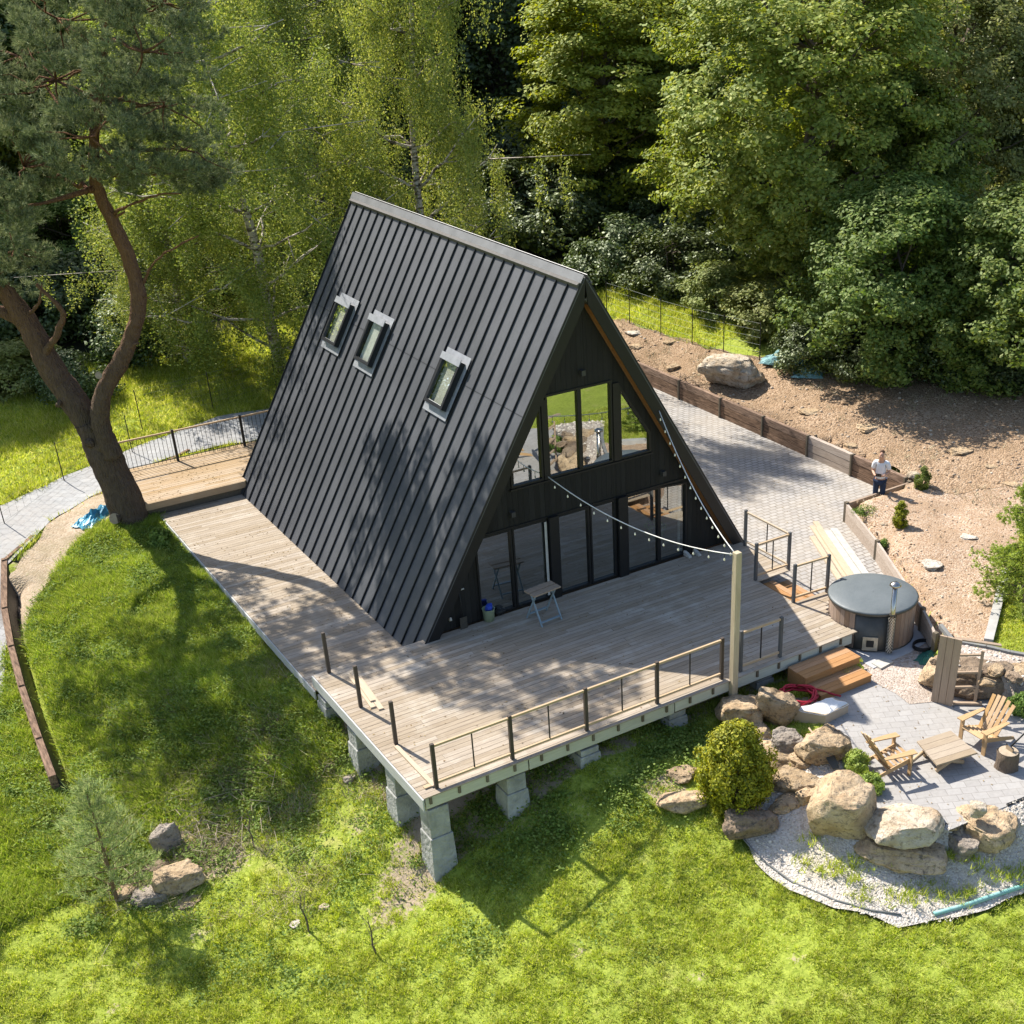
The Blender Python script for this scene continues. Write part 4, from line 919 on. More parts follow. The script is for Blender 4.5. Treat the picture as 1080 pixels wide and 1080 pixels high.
# ------------------------------------------------------------------ patio furniture
MT_CHAIR = wood('golden_chair_wood', (.46, .295, .145), (.38, .235, .11), 'y', .6, .25, 3)
MT_TABLE = wood('greyed_table_top', (.34, .27, .19), (.27, .21, .15), 'x', .8, .3, 3)
def make_chair(label):
    """faces +y, origin on the ground under the seat"""
    r_ = thing('adirondack_chair', label, 'chair', (0, 0, 0), 'wooden chairs on the patio'); mt = MT_CHAIR
    mb = MB()
    for k in range(6):   # seat slats, sloping down to the back
        f = k/5; y = .27-.5*f; z = .40-.17*f; mb.bar((-.27, y, z), (.27, y, z), .085, .02, (0, .34, 1))
    mb.build('seat', mt, r_)
    bk = MB()
    for k in range(5):
        x = -.22+.11*k; tx = x*1.25; top = .98-.05*abs(k-2)**1.3*.6
        bk.bar((x, -.20, .25), (tx, -.60, top), .092, .02, (0, 1, .45))
    b_ = bk.build('backrest', mt, r_)
    MB().bar((-.3, -.38, .5), (.3, -.38, .5), .05, .025, (0, 1, .4)).build('back_rail', mt, b_)
    for s in (-1, 1):
        am = MB(); am.prism([(s*.26, .34, .56), (s*.42, .34, .56), (s*.42, .05, .56), (s*.38, -.42, .56), (s*.31, -.42, .56)], (0, 0, .024)); am.build('armrest', mt, r_)
        MB().bar((s*.33, .25, 0), (s*.33, .25, .558), .10, .03, (0, 1, 0)).build('leg', mt, r_)
        mb = MB(); mb.hexa([(s*.29-.013, .29, .30), (s*.29+.013, .29, .30), (s*.29+.013, -.78, .0), (s*.29-.013, -.78, .0)], [(s*.29-.013, .29, .42), (s*.29+.013, .29, .42), (s*.29+.013, -.72, .09), (s*.29-.013, -.72, .09)])
        mb.build('leg', mt, r_)
    return r_
def dirang(p, q): return math.atan2(q.y-p.y, q.x-p.x)-math.pi/2
c1 = make_chair('golden wooden chair by the boulders with its back to the camera')
c2 = copy_tree(c1); c2['label'] = 'golden wooden chair facing the low table with its slatted back showing'
p0, p1 = at(917, 782.6, .02), at(949.6, 774.4, .02); q0, q1 = at(931, 799, .02), at(961, 791, .02)
def place_chair(o, arms):
    (a0, a1), (b0, b1) = arms; d = ((a1-a0)+(b1-b0)); d.z = 0; d.normalize(); mid = (a0+a1+b0+b1)/4
    mid = mid+d*.04; o.scale = (.93, .93, .95); o.location = (mid.x, mid.y, -.549); o.rotation_euler = (0, 0, math.atan2(d.y, d.x)-math.pi/2)
place_chair(c1, ((p0, p1), (q0, q1)))
place_chair(c2, ((at(1041, 747, .02), at(1015, 757, .02)), (at(1060, 761, .02), at(1037, 773, .02))))
tb = [at(u, v, -.24) for u, v in [(967, 781.6), (1002.6, 770.4), (1031, 793.8), (988.3, 807)]]
ctr = sum(tb, Vector())/4
table = thing('low_table', 'low square table of grey boards on a log trestle', 'table', (ctr.x, ctr.y, -.55))
mb = MB(); e1 = tb[1]-tb[0]; e2 = tb[3]-tb[0]
for k in range(5):
    f0, f1 = k/5+.004, (k+1)/5-.004; A = [tb[0].lerp(tb[3], f0), tb[1].lerp(tb[2], f0), tb[1].lerp(tb[2], f1), tb[0].lerp(tb[3], f1)]
    mb.hexa([p-Vector((0, 0, .035)) for p in A], A)
mb.build('tabletop', MT_TABLE, table)
for k in (-1, 1):
    a = ctr+e1.normalized()*.0+e2.normalized()*.27*k
    MB().tube([a-e1*.42-Vector((0, 0, .27)), a+e1*.2-Vector((0, 0, .06))], .045, 8).build('leg', MT_NEW, table, True)
    MB().tube([a+e1*.36-Vector((0, 0, .27)), a-e1*.2-Vector((0, 0, .06))], .045, 8).build('leg', MT_NEW, table, True)
tag(MB().tube([at(958, 806, -.52), at(974, 793, -.40)], .04, 8).build('fire_log', MT_NEW, None, True), 'split pale log leaning under the low table edge', 'log')
# stump and axe
MT_BARK = NT('rough_bark'); t = MT_BARK; v_ = t.coord(scale=(5, 5, 1.2)); n_ = t.noise(v_, 5, 7, .7); MT_BARK = t.pbr(t.mix(n_, (.06, .045, .035), (.24, .18, .13)), .95, 0, t.bump(n_, 1, .04), .1)
MT_ENDG = plain('end_grain', (.40, .33, .24), (.3, .23, .16), 8, .85)
sp = at(1061, 809, -.55); stump = thing('chopping_block', 'dark bark-covered chopping block with a pale top', 'chopping block', sp)
prof = [(.23, 0), (.215, .08), (.2, .2), (.205, .36), (.19, .385)]
bm_ = MB().lathe(sp, prof, 20)
bm_.v = [(x+noise.noise((x*9, y*9, z*4))*.035, y+noise.noise((x*9+7, y*9, z*4))*.035, z) for x, y, z in bm_.v]; bm_.build('bark', MT_BARK, stump, True)
MB().lathe(sp, [(.19, .383), (.1, .39), (.004, .388)], 20).build('cut_top', MT_ENDG, stump)
h0 = Vector((sp.x+.02, sp.y, -.155)); axe = thing('axe', 'axe with a long dark handle stuck in the chopping block', 'axe', h0)
hd = at(1082, 772, .22)
MB().tube([h0+Vector((0, 0, .06)), hd], [.018, .016], 8).build('handle', MT_IRON, axe, True)
MB().hexa([h0+Vector((-.02, -.09, -.03)), h0+Vector((.02, -.09, -.03)), h0+Vector((.005, .09, -.02)), h0+Vector((-.005, .09, -.02))], [h0+Vector((-.02, -.09, .07)), h0+Vector((.02, -.09, .07)), h0+Vector((.005, .09, .12)), h0+Vector((-.005, .09, .12))]).build('axe_head', MT_STEEL, axe)
# bench standing on end
bp = at(993, 742, -.55); bt = at(1004, 664.5, .0)
MT_BENCH = wood('bench_boards', (.37, .27, .185), (.28, .205, .145), 'z', .8, .3, 2.5)
bn = thing('upended_bench', 'weathered wooden bench standing upright on its end by the terrace', 'bench', bp)
vx = at(1004, 744, -.55)-at(984, 739, -.55); vx.z = 0; wv = vx.normalized(); fv = Vector((-wv.y, wv.x, 0)); hgt = 1.62
for k in range(3):
    o = bp+wv*(-.155+.155*k); j = fv*(.0); mb = MB(); mb.bar(o, o+Vector((.0, .0, hgt))+wv*.03, .145, .045, fv); mb.build('seat_board', MT_BENCH, bn)
for z in (.18, .8, 1.4):
    MB().bar(bp+fv*.05-wv*.2+Vector((0, 0, z)), bp+fv*.05+wv*.2+Vector((0, 0, z)), .06, .05).build('batten', MT_BENCH, bn)
le = bp+wv*.62+fv*.32
MB().bar(le+Vector((0, 0, .0)), le+Vector((0, 0, 1.3))+wv*.02, .06, .05, fv).build('leg', MT_BENCH, bn)
MB().bar(bp+wv*.22+fv*.06+Vector((0, 0, .04)), le+wv*.15+Vector((0, 0, .04)), .07, .05).build('foot_rail', MT_BENCH, bn)
for z in (.42, .78, 1.2): MB().bar(bp+wv*.2+fv*.08+Vector((0, 0, z)), le+Vector((0, 0, z)), .05, .04).build('cross_rail', MT_BENCH, bn)
MB().bar(bp+wv*.1+fv*.06+Vector((0, 0, hgt-.03)), bp+wv*.95+fv*.5+Vector((0, 0, hgt-.2)), .09, .03).build('side_rail', MT_BENCH, bn)
# ------------------------------------------------------------------ hose, carton, shovel
MT_HOSE = plain('red_hose_rubber', (.42, .02, .04), (.34, .015, .03), 5, .5, bump=0)
hc = at(841, 739, -.46); pts = []
for k in range(150):
    a = k*.26; rr = .36+.05*math.sin(k*.37)+.03*math.sin(k*1.1); pts.append(hc+Vector((rr*math.cos(a)*1.05, rr*math.sin(a)*.95, .04+.002*k*.55+.02*math.sin(k*.7))))
pts += [hc+Vector((.55, -.1, .12)), hc+Vector((.72, -.32, .06)), hc+Vector((.85, -.42, .02))]
hs = MB().tube(pts, .022, 6).build('garden_hose', MT_HOSE, None, True); tag(hs, 'coil of red hose behind the boulders below the deck', 'hose')
rock('stone', 'hidden grey stone carrying the coiled red hose', 'stone', at(843, 748, -.62)+Vector((0, 0, -.32)), (1.0, .8, .46), MR_GREY, 91)
MT_CARD = plain('carton_side', (.46, .37, .27), (.40, .32, .23), 4, .85); MT_SHEETW = plain('white_sheet', (.78, .77, .74), (.66, .65, .63), 6, .6, bump=.8, bd=.03)
cb = [at(u, v, -.32) for u, v in [(838, 748), (871, 754), (895, 742), (878, 735)]]
carton = thing('carton', 'open brown carton covered by a white sheet beside the boulders', 'box', (cb[0].x, cb[0].y, -.6))
MB().hexa([Vector((p.x, p.y, -.75)) for p in cb], [p for p in cb]).build('carton_body', MT_CARD, carton)
cc = sum(cb, Vector())/4; mb = MB(); nn = 9; vs = []; fs = []
for i in range(nn):
    for j in range(nn):
        f, g2 = i/(nn-1), j/(nn-1); p = cb[0].lerp(cb[1], f).lerp(cb[3].lerp(cb[2], f), g2); p = cc+(p-cc)*1.03
        edge = min(f, 1-f, g2, 1-g2); vs.append(p+Vector((0, 0, .008+.05*noise.noise((p.x*5, p.y*5, 1))+(.03 if edge > .1 else -.03))))
for i in range(nn-1):
    for j in range(nn-1): a = i*nn+j; fs.append((a, a+1, a+nn+1, a+nn))
mb.add(vs, fs); mb.build('white_sheet', MT_SHEETW, carton, True)
s0, s1 = at(853, 770, -.28), at(875, 803, -.5)
shv = thing('shovel', 'shovel with a brown handle lying across the boulders', 'shovel', s0)
MB().tube([s0+Vector((0, 0, .05)), s1+Vector((0, 0, .12))], .018, 8).build('handle', MT_BENCH, shv, True)
e = (s1-s0).normalized(); sd = e.cross(Vector((0, 0, 1))).normalized(); q = s1+Vector((0, 0, .11))
MB().hexa([q-sd*.1, q+sd*.1, q+e*.26+sd*.07-Vector((0, 0, .06)), q+e*.26-sd*.07-Vector((0, 0, .06))], [q-sd*.1+Vector((0, 0, .012)), q+sd*.1+Vector((0, 0, .012)), q+e*.26+sd*.07-Vector((0, 0, .05)), q+e*.26-sd*.07-Vector((0, 0, .05))]).build('blade', MT_DMET, shv)
# hose and green bag by the tub
hc = at(974, 683, -.54); pts = [hc+Vector((.26*math.cos(k*.3), .22*math.sin(k*.3), .02+.0015*k)) for k in range(64)]
tag(MB().tube(pts, .018, 6).build('black_hose', MT_IRON, None, True), 'small coil of black hose on the slab beside the hot tub', 'hose')
def crumple(name, label, cat, px_c, z, sx, sy, sz, mt, seed, rz=0.0):
    n = 16; V = []; Fq = []
    c = gp(*px_c) if z is None else at(*px_c, z)
    for i in range(n):
        for j in range(n):
            f, g2 = i/(n-1)*2-1, j/(n-1)*2-1; rr = max(abs(f), abs(g2)); k = 1+.25*noise.noise((f*2+seed, g2*2, 0))
            x, y = f*sx*k, g2*sy*k; zz = sz*(1-rr**2)*(.45+.9*abs(noise.noise((f*3, g2*3+seed, seed))))+.012
            V.append((c.x+x*math.cos(rz)-y*math.sin(rz), c.y+x*math.sin(rz)+y*math.cos(rz), c.z+zz))
    Fq = [(i*n+j, i*n+j+1, (i+1)*n+j+1, (i+1)*n+j) for i in range(n-1) for j in range(n-1)]
    return tag(MB().add(V, Fq).build(name, mt, None), label, cat)
MT_TARPB = plain('blue_tarp_plastic', (.02, .17, .28), (.06, .30, .42), 3, .35, bump=.6, spec=.5, bd=.03); MT_TARPG = plain('green_tarp_plastic', (.02, .09, .07), (.03, .14, .10), 4, .5, bump=.6)
MT_TARPL = plain('pale_blue_net', (.28, .45, .48), (.08, .24, .24), 5, .6, bump=.8, bd=.04)
crumple('tarp', 'crumpled blue tarp at the foot of the big pine', 'tarp', (103, 546), None, .75, .35, .32, MT_TARPB, 5, .7)
crumple('tarp', 'small dark green tarp on the pebbles by the hot tub', 'tarp', (985, 693), -.54, .45, .3, .12, MT_TARPG, 7, .3)
crumple('tarp', 'pale blue netting heap at the end of the wire fence', 'tarp', (833, 384), None, 1.0, .4, .5, MT_TARPL, 9, -1.1)
crumple('tarp', 'torn blue-green netting under the big trees', 'tarp', (853, 396), None, .5, .35, .35, MT_TARPL, 13, -.8)
# kerb stones and pipe edges
MT_KERB = plain('kerb_concrete', (.40, .39, .37), (.31, .30, .28), 4, .9)
def strip(name, label, cat, pts, w, h, mt, kind=None):
    mb = MB()
    for a, b in zip(pts[:-1], pts[1:]):
        d = (b-a).normalized(); mb.bar(a+d*.004, b-d*.004, w, h)
    return tag(mb.build(name, mt), label, cat, None, kind)
strip('kerb', 'straight pale concrete kerb between red gravel and grass', 'kerb', [gp(u, v, .05) for u, v in [(1061, 604), (1056, 622), (1050, 648), (1042, 679)]], .2, .14, MT_KERB)
MT_GREYK = plain('grey_edging', (.2, .2, .19), (.14, .14, .14), 5, .8)
strip('edging', 'grey edging strip along the front of the gravel bed', 'edging', [gp(u, v, .03) for u, v in [(990, 676), (1005, 678), (1040, 684), (1065, 690), (1110, 698)]], .09, .1, MT_GREYK)
ep = [gp(u, v, .045) for u, v in [(772, 872), (800, 906), (835, 932), (880, 951), (918, 962), (950, 967), (985, 966), (1015, 958), (1050, 946), (1080, 936), (1130, 918)]]
MT_TEAL = plain('teal_pipe', (.12, .36, .34), (.3, .45, .42), 3, .5, bump=0)
tag(MB().tube(ep[6:], .045, 8).build('drain_pipe', MT_TEAL, None, True), 'teal plastic pipe half buried along the pebble border', 'pipe')
tag(MB().tube(ep[:6], .02, 6).build('border_hose', MT_GREYK, None, True), 'thin grey hose edging the lawn side of the pebbles', 'hose')
strip('patio_edging', 'dark edging strip at the lower right rim of the patio', 'edging', [at(u, v, -.55) for u, v in [(1062, 850), (1085, 841), (1140, 820)]], .05, .08, MT_IRON)
# ------------------------------------------------------------------ things on the deck by the gable
MT_BLUEG = plain('blue_grey_paint', (.25, .31, .34), (.2, .26, .29), 5, .6)
sb = [at(u, v, 0) for u, v in [(545, 642), (557, 650), (578, 644)]]
sh_c = Vector((-1.78, -.55, 0)); fa = R(6)
sh = thing('sawhorse', 'folding blue-grey sawhorse with a wooden top by the doors', 'sawhorse', sh_c, None, fa)
def locb(name, mt, mb, parent):
    me = bpy.data.meshes.new(name); me.from_pydata(mb.v, [], mb.f); bm = bmesh.new(); bm.from_mesh(me); bmesh.ops.recalc_face_normals(bm, faces=bm.faces); bm.to_mesh(me); bm.free(); return link_mesh(name, me, mt, parent)
mb = MB(); mb.box(-.38, .38, -.2, -.02, .76, .79); locb('top_board', MT_BENCH, mb, sh)
mb = MB(); mb.box(-.38, .38, .02, .2, .76, .79); locb('top_board', MT_BENCH, mb, sh)
for sx in (-.28, .28):
    for sy in (-1, 1):
        mb = MB(); mb.bar((sx+.02*sy, .14*sy, .758), (sx, -.30*sy, .0), .035, .03, (1, 0, 0)); locb('leg', MT_BLUEG, mb, sh)
for sy in (-1, 1):
    mb = MB(); mb.bar((-.27, -.27*sy, .1), (.27, -.27*sy, .1), .05, .025); locb('stretcher', MT_BLUEG, mb, sh)
bc = at(516, 654, 0); bk = thing('bucket', 'pale green bucket against the black wall', 'bucket', bc)
MT_BUCK = plain('pale_green_plastic', (.30, .36, .24), rough=.5); MT_BLUE = plain('blue_cloth', (.03, .07, .45), (.02, .05, .3), 6, .7)
MB().lathe(bc, [(.004, .003), (.12, .005), (.145, .30), (.155, .31), (.14, .31), (.115, .05), (.004, .045)], 20).build('bucket_wall', MT_BUCK, bk, True)
cl = rock('cloth', 'blue cloth bundled in the top of the pale bucket', 'cloth', bc+Vector((.02, 0, .24)), (.2, .17, .17), MT_BLUE, 33, ang=9)
rock('tool_bag', 'small dark tool bag right of the pale bucket', 'bag', at(528, 648, 0), (.28, .2, .16), MT_IRON, 34, ang=9)
sg = aty(489, 657, .12); sg.z = 0
sq = thing('spade', 'spade with a pale T-handle leaning on the black wall', 'spade', sg)
MB().tube([sg+Vector((0, 0, .3)), sg+Vector((0, .1, .95))], .015, 8).build('shaft', MT_IRON, sq, True)
MB().tube([sg+Vector((-.13, .1, .95)), sg+Vector((.13, .1, .95))], .018, 8).build('grip', MT_WHITE, sq, True)
MB().box(sg.x-.09, sg.x+.09, sg.y-.01, sg.y+.005, .003, .3).build('blade', MT_DMET, sq)
tag(MB().lathe(aty(475, 653, .2), [(.004, .05), (.035, .02), (.04, -.03), (.004, -.05)], 10).build('door_ball', MT_WHITE, None, True), 'small white knob on the low end of the black gable wall', 'knob')
for k, (u, v, lab) in enumerate(((725, 587, 'left white shoe by the gable window'), (735, 585, 'right white shoe by the gable window'))):
    c = at(u, v, 0); mb = MB(); r_ = .05
    mb.add(*(lambda P: (P, [(0, 1, 2, 3, 4, 5)[::-1], (6, 7, 8, 9, 10, 11)]+[(i, (i+1) % 6, 6+(i+1) % 6, 6+i) for i in range(6)]))([(c.x+x, c.y+y, .003) for x, y in ((-.05, -.14), (.05, -.14), (.055, 0), (.045, .14), (-.045, .14), (-.055, 0))]+[(c.x+x*.8, c.y+y*.95, .06+zz) for x, y, zz in ((-.05, -.14, 0), (.05, -.14, 0), (.055, 0, .05), (.045, .14, .07), (-.045, .14, .07), (-.055, 0, .05))]))
    tag(mb.build('shoe', MT_WHITE, None, bevel=.012), lab, 'shoe', 'white shoes on the deck')
pc = Vector((2.35, .85, .016)); pot = thing('potted_plant', 'leafy houseplant in a brown pot behind the right glazing', 'potted plant', pc)
MT_POT = plain('terracotta', (.30, .15, .09), rough=.8); MB().lathe(pc, [(.004, .002), (.14, .004), (.18, .36), (.19, .38), (.16, .38), (.15, .34), (.004, .33)], 18).build('pot', MT_POT, pot, True)
# ------------------------------------------------------------------ foliage tools
def unit(a): return a/np.maximum(np.linalg.norm(a, axis=-1, keepdims=True), 1e-9)
def leafquads(C, N, s, asp=.55, bend=0.0):
    """diamond shaped leaves: centres C, normals N, half lengths s"""
    n = len(C); N = unit(N); r_ = rng.normal(size=(n, 3)); T = unit(np.cross(N, r_)); B = np.cross(N, T); s = np.asarray(s).reshape(-1, 1)
    V = np.stack([C-T*s, C+B*s*asp-T*s*.1, C+T*s, C-B*s*asp-T*s*.1], 1).reshape(-1, 3)
    return V, np.arange(4*n).reshape(-1, 4)
def needles(C, D, L, w, n, spread):
    """tufts at C pointing along D, n needles each"""
    k = len(C); C = np.repeat(C, n, 0); D = np.repeat(D, n, 0); d = unit(D+rng.normal(size=D.shape)*spread)
    C = C+rng.normal(size=C.shape)*L*.12; l_ = L*rng.uniform(.7, 1.2, (len(C), 1)); sd = unit(np.cross(d, rng.normal(size=d.shape)))*w
    V = np.stack([C-sd, C+sd, C+d*l_], 1).reshape(-1, 3); return V, np.arange(len(V)).reshape(-1, 3)
def jitter_line(a, b, n, amp):
    a, b = Vector(a), Vector(b); L = (b-a).length; o = Vector(rng.uniform(0, 50, 3)); P = []
    for k in range(n+1):
        f = k/n; q = a.lerp(b, f); w = math.sin(math.pi*f)*amp*L; q += Vector((noise.noise(o+Vector((f*3, 0, 0))), noise.noise(o+Vector((0, f*3, 5))), noise.noise(o+Vector((4, 0, f*3)))))*w; P.append(q)
    return P
ML_OAK = leafm('leaf_bright', (.12, .165, .02), (.215, .255, .036), (.37, .37, .08), .4, .6, .03)
ML_MAPLE = leafm('leaf_lime', (.14, .205, .018), (.235, .30, .03), (.34, .37, .055), .42, .6, .03)
ML_DARK = leafm('leaf_dark_shaded', (.035, .062, .012), (.065, .10, .02), (.12, .15, .045), .3, .5, .05)  # dark green with the shade of the deep wood put into the leaf colour
ML_MID = leafm('leaf_mid', (.075, .12, .016), (.135, .185, .028), (.23, .26, .055), .38, .6, .03)
ML_OLIVE = leafm('leaf_olive', (.12, .15, .028), (.20, .225, .05), (.32, .32, .12), .36, .6, .03)
ML_BIRCH = leafm('leaf_birch', (.14, .19, .034), (.235, .275, .052), (.37, .375, .105), .44, .6, .03)
ML_PINE = leafm('needles_pine', (.085, .12, .05), (.15, .185, .085), (.25, .27, .14), .25, .6, .03)
ML_YPINE = leafm('needles_young', (.19, .27, .10), (.30, .37, .15), (.46, .48, .22), .4, .6, .02)
ML_BUSH = leafm('leaf_golden', (.10, .13, .012), (.24, .265, .016), (.42, .41, .03), .3, .6, .02)
ML_CONIF = leafm('needles_bright', (.17, .26, .04), (.27, .38, .07), (.38, .47, .12), .35, .6, .02)
ML_GRASS = leafm('grass_blade', (.21, .28, .034), (.40, .46, .062), (.59, .57, .2), .5, .6, .015)
ML_MOUND = leafm('mound_blade', (.15, .23, .028), (.29, .38, .05), (.48, .49, .16), .45, .5, .015)
ML_WEED = leafm('weed_leaf', (.095, .165, .03), (.165, .24, .045), (.26, .33, .09), .4, .6, .012)
ML_DRY = leafm('dry_stalk', (.25, .2, .11), (.36, .3, .18), (.42, .36, .24), .1)
MT_TRUNK = NT('grey_bark'); t = MT_TRUNK; v_ = t.coord(scale=(4, 4, 1)); n_ = t.noise(v_, 3, 7, .7); MT_TRUNK = t.pbr(t.mix(n_, (.045, .036, .028), (.2, .16, .12)), .95, 0, t.bump(n_, .8, .03), .1)
MT_BIRCHB = NT('birch_bark'); t = MT_BIRCHB; v_ = t.coord(scale=(1, 1, 5)); n_ = t.noise(v_, 2.2, 5, .65); MT_BIRCHB = t.pbr(t.mix(t.ramp(n_, [(.44, 0.0), (.52, 1.0)]), (.10, .08, .06), (.50, .44, .38)), .8, 0, None, .2)
t = NT('pine_bark'); v_ = t.coord(scale=(4, 4, 1.3)); n_ = t.noise(v_, 2.6, 8, .7, .4); z_ = t.n('SeparateXYZ'); t.l(t.coord(), z_.inputs[0])
zf_ = t.ramp(t.math('MULTIPLY', z_.outputs['Z'], .1), [(.3, 0.0), (.75, 1.0)])
col_ = t.mix(zf_, t.mix(n_, (.045, .034, .028), (.21, .155, .115)), t.mix(n_, (.11, .055, .03), (.30, .165, .10)))
MT_PINEB = t.pbr(col_, .95, 0, t.bump(t.math('ADD', n_, t.vor(v_, 3.2, 'DISTANCE_TO_EDGE', 'Distance')), 1, .12), .05)
# ------------------------------------------------------------------ tree prototypes (base at the origin)
def broad_tree(seed, h, r, ncl, per, leaf, mat, bark, low=.12, flat=.5, clr=.85, upw=.9, stems=1, limbs=34, pw=.55):
    global rng
    keep = rng; rng = np.random.default_rng(seed); s_ = Vector((seed*2.3, seed*.7, seed*1.9))
    cl = []; tries = 0
    while len(cl) < ncl and tries < ncl*12:
        tries += 1; f = rng.uniform(0, 1); a = rng.uniform(0, 2*math.pi); w = math.sin(math.pi*min(1, (f*.86+.13)))**pw
        lob = 1+.38*noise.noise(Vector((math.cos(a)*1.3, math.sin(a)*1.3, f*3.2))+s_)
        rho = r*w*lob*math.sqrt(rng.uniform(.12, 1)); p = Vector((math.cos(a)*rho, math.sin(a)*rho, h*(low+(1-low)*f)))
        if noise.noise(p*(1.5/r*1.6)+s_*1.7) < -.14: continue
        cl.append(p)
    V, Fq = [], []; C = np.array([tuple(p) for p in cl]); cr = rng.uniform(.65, 1.25, len(C))*clr
    idx = np.repeat(np.arange(len(C)), per); g = rng.normal(size=(len(idx), 3)); g = unit(g)*np.cbrt(rng.uniform(0, 1, (len(idx), 1)))
    P = C[idx]+g*np.c_[cr[idx], cr[idx], cr[idx]*flat]
    out = unit(np.c_[C[idx][:, :2], (C[idx][:, 2:]-h*.5)*.6]); N = np.array([0, 0, upw])+out*.55+g*.45+rng.normal(size=P.shape)*.38
    V, Fq = leafquads(P, N, leaf*rng.uniform(.6, 1.3, len(P)))
    me = np_mesh('crown', V, quads=Fq); me.materials.append(mat)
    tk = MB(); tr = max(.1, h*.021)
    for k in range(stems):
        off = Vector((0, 0, 0)) if stems == 1 else Vector((math.cos(k*2.4)*.3, math.sin(k*2.4)*.3, 0))
        top = off*r*1.2+Vector((0, 0, h*.9)); line = jitter_line(off+Vector((0, 0, -.3)), top, 10, .06)
        tk.tube(line, [tr*(1-.85*i/10)/math.sqrt(stems) for i in range(11)], 8)
        for j in range(limbs//stems):
            q = cl[int(rng.integers(len(cl)))]; zf = max(.12*h, q.z-.28*math.hypot(q.x, q.y)-.08*h); i = min(9, max(1, int(zf/(h*.9)*10)))
            tk.tube(jitter_line(line[i], q, 5, .16), [tr*.34*(1-.8*e/5) for e in range(6)], 5)
    tme = bpy.data.meshes.new('trunk'); tme.from_pydata(tk.v, [], tk.f); tme.materials.append(bark)
    for p in tme.polygons: p.use_smooth = True
    rng = keep; return me, tme
def birch_tree(seed, h, r, nst, per, leaf, mat):
    global rng
    keep = rng; rng = np.random.default_rng(seed); tk = MB(); line = jitter_line((0, 0, -.3), (r*.12, -r*.1, h), 12, .05); tk.tube(line, [.2*(1-.88*i/12)*h/14 for i in range(13)], 8)
    tips = []
    for k in range(30):
        f = .13+.83*k/30; i = min(11, int(f*12)); a = k*2.4+rng.uniform(-.4, .4); ln = r*(1.05-.62*abs(f-.42)**1.1*1.4)*rng.uniform(.7, 1.1)
        st = line[i]; en = st+Vector((math.cos(a)*ln, math.sin(a)*ln, ln*rng.uniform(.25, .7))); L_ = jitter_line(st, en, 6, .12); tk.tube(L_, [.055*(1-.8*e/6)*h/14 for e in range(7)], 5)
        for e in range(2, 7):
            for _ in range(3):
                tips.append(L_[e]+Vector(rng.normal(size=3))*ln*.16)
        for e in (3, 5):
            for _ in range(2):
                en2 = L_[e]+Vector((rng.normal()*ln*.3, rng.normal()*ln*.3, rng.uniform(-.1, .4))); tk.tube([L_[e], en2], [.02, .008], 4); tips += [en2, L_[e].lerp(en2, .5), L_[e].lerp(en2, .75)]
    T = np.array([tuple(p) for p in tips]); ix = rng.permutation(len(T))[:len(T)*6//10][rng.integers(len(T)*6//10, size=nst)]; S_ = T[ix]+rng.normal(size=(nst, 3))*.12
    L = (.5+1.9*((ix*0.754877)%1))*rng.uniform(.75, 1.2, nst)*np.clip(h/14, .6, 1.2); dr = rng.normal(size=(nst, 2))*.09
    f = np.tile(np.linspace(.02, 1, per), nst); j = np.repeat(np.arange(nst), per)
    P = np.c_[S_[j, 0]+dr[j, 0]*f*L[j], S_[j, 1]+dr[j, 1]*f*L[j], S_[j, 2]-f*L[j]*.95]+rng.normal(size=(len(j), 3))*(.05+.11*(1-f))[:, None]
    P = P[P[:, 2] > .05*h]
    N = rng.normal(size=P.shape)*.8+np.array([0, 0, .35]); V, Fq = leafquads(P, N, leaf*rng.uniform(.6, 1.25, len(P)), .6)
    me = np_mesh('crown', V, quads=Fq); me.materials.append(mat); tme = bpy.data.meshes.new('trunk'); tme.from_pydata(tk.v, [], tk.f); tme.materials.append(MT_BIRCHB)
    for p in tme.polygons: p.use_smooth = True
    rng = keep; return me, tme
KIN = {
 'oak': (*broad_tree(1, 14, 4.8, 900, 125, .08, ML_OAK, MT_TRUNK, .15, .65, .56, .5), 14, 4.8),
 'maple': (*broad_tree(2, 11, 3.9, 480, 135, .09, ML_MAPLE, MT_TRUNK, .10, .45, .68, .6), 11, 3.9),
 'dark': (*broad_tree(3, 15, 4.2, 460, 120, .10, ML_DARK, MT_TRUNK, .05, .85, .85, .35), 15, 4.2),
 'mid': (*broad_tree(4, 13, 4.4, 620, 110, .09, ML_MID, MT_TRUNK, .06, .7, .64, .45), 13, 4.4),
 'olive': (*broad_tree(5, 13, 4.6, 600, 110, .088, ML_OLIVE, MT_TRUNK, .1, .7, .62, .45), 13, 4.6),
 'hazel': (*broad_tree(6, 7.5, 3.9, 700, 105, .078, ML_MID, MT_TRUNK, .02, .8, .48, .4, 4), 7.5, 3.9),
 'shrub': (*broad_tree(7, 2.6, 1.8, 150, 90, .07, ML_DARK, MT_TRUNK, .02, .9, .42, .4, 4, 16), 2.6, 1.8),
 'pshrub': (*broad_tree(8, 2.4, 1.7, 120, 90, .075, ML_OLIVE, MT_TRUNK, .02, .6, .42, .9, 4, 16), 2.4, 1.7),
 'birch': (*birch_tree(9, 14, 3.8, 3400, 36, .044, ML_BIRCH), 14, 3.8),
 'birch2': (*birch_tree(10, 15, 3.4, 3400, 36, .044, ML_BIRCH), 15, 3.4),
}
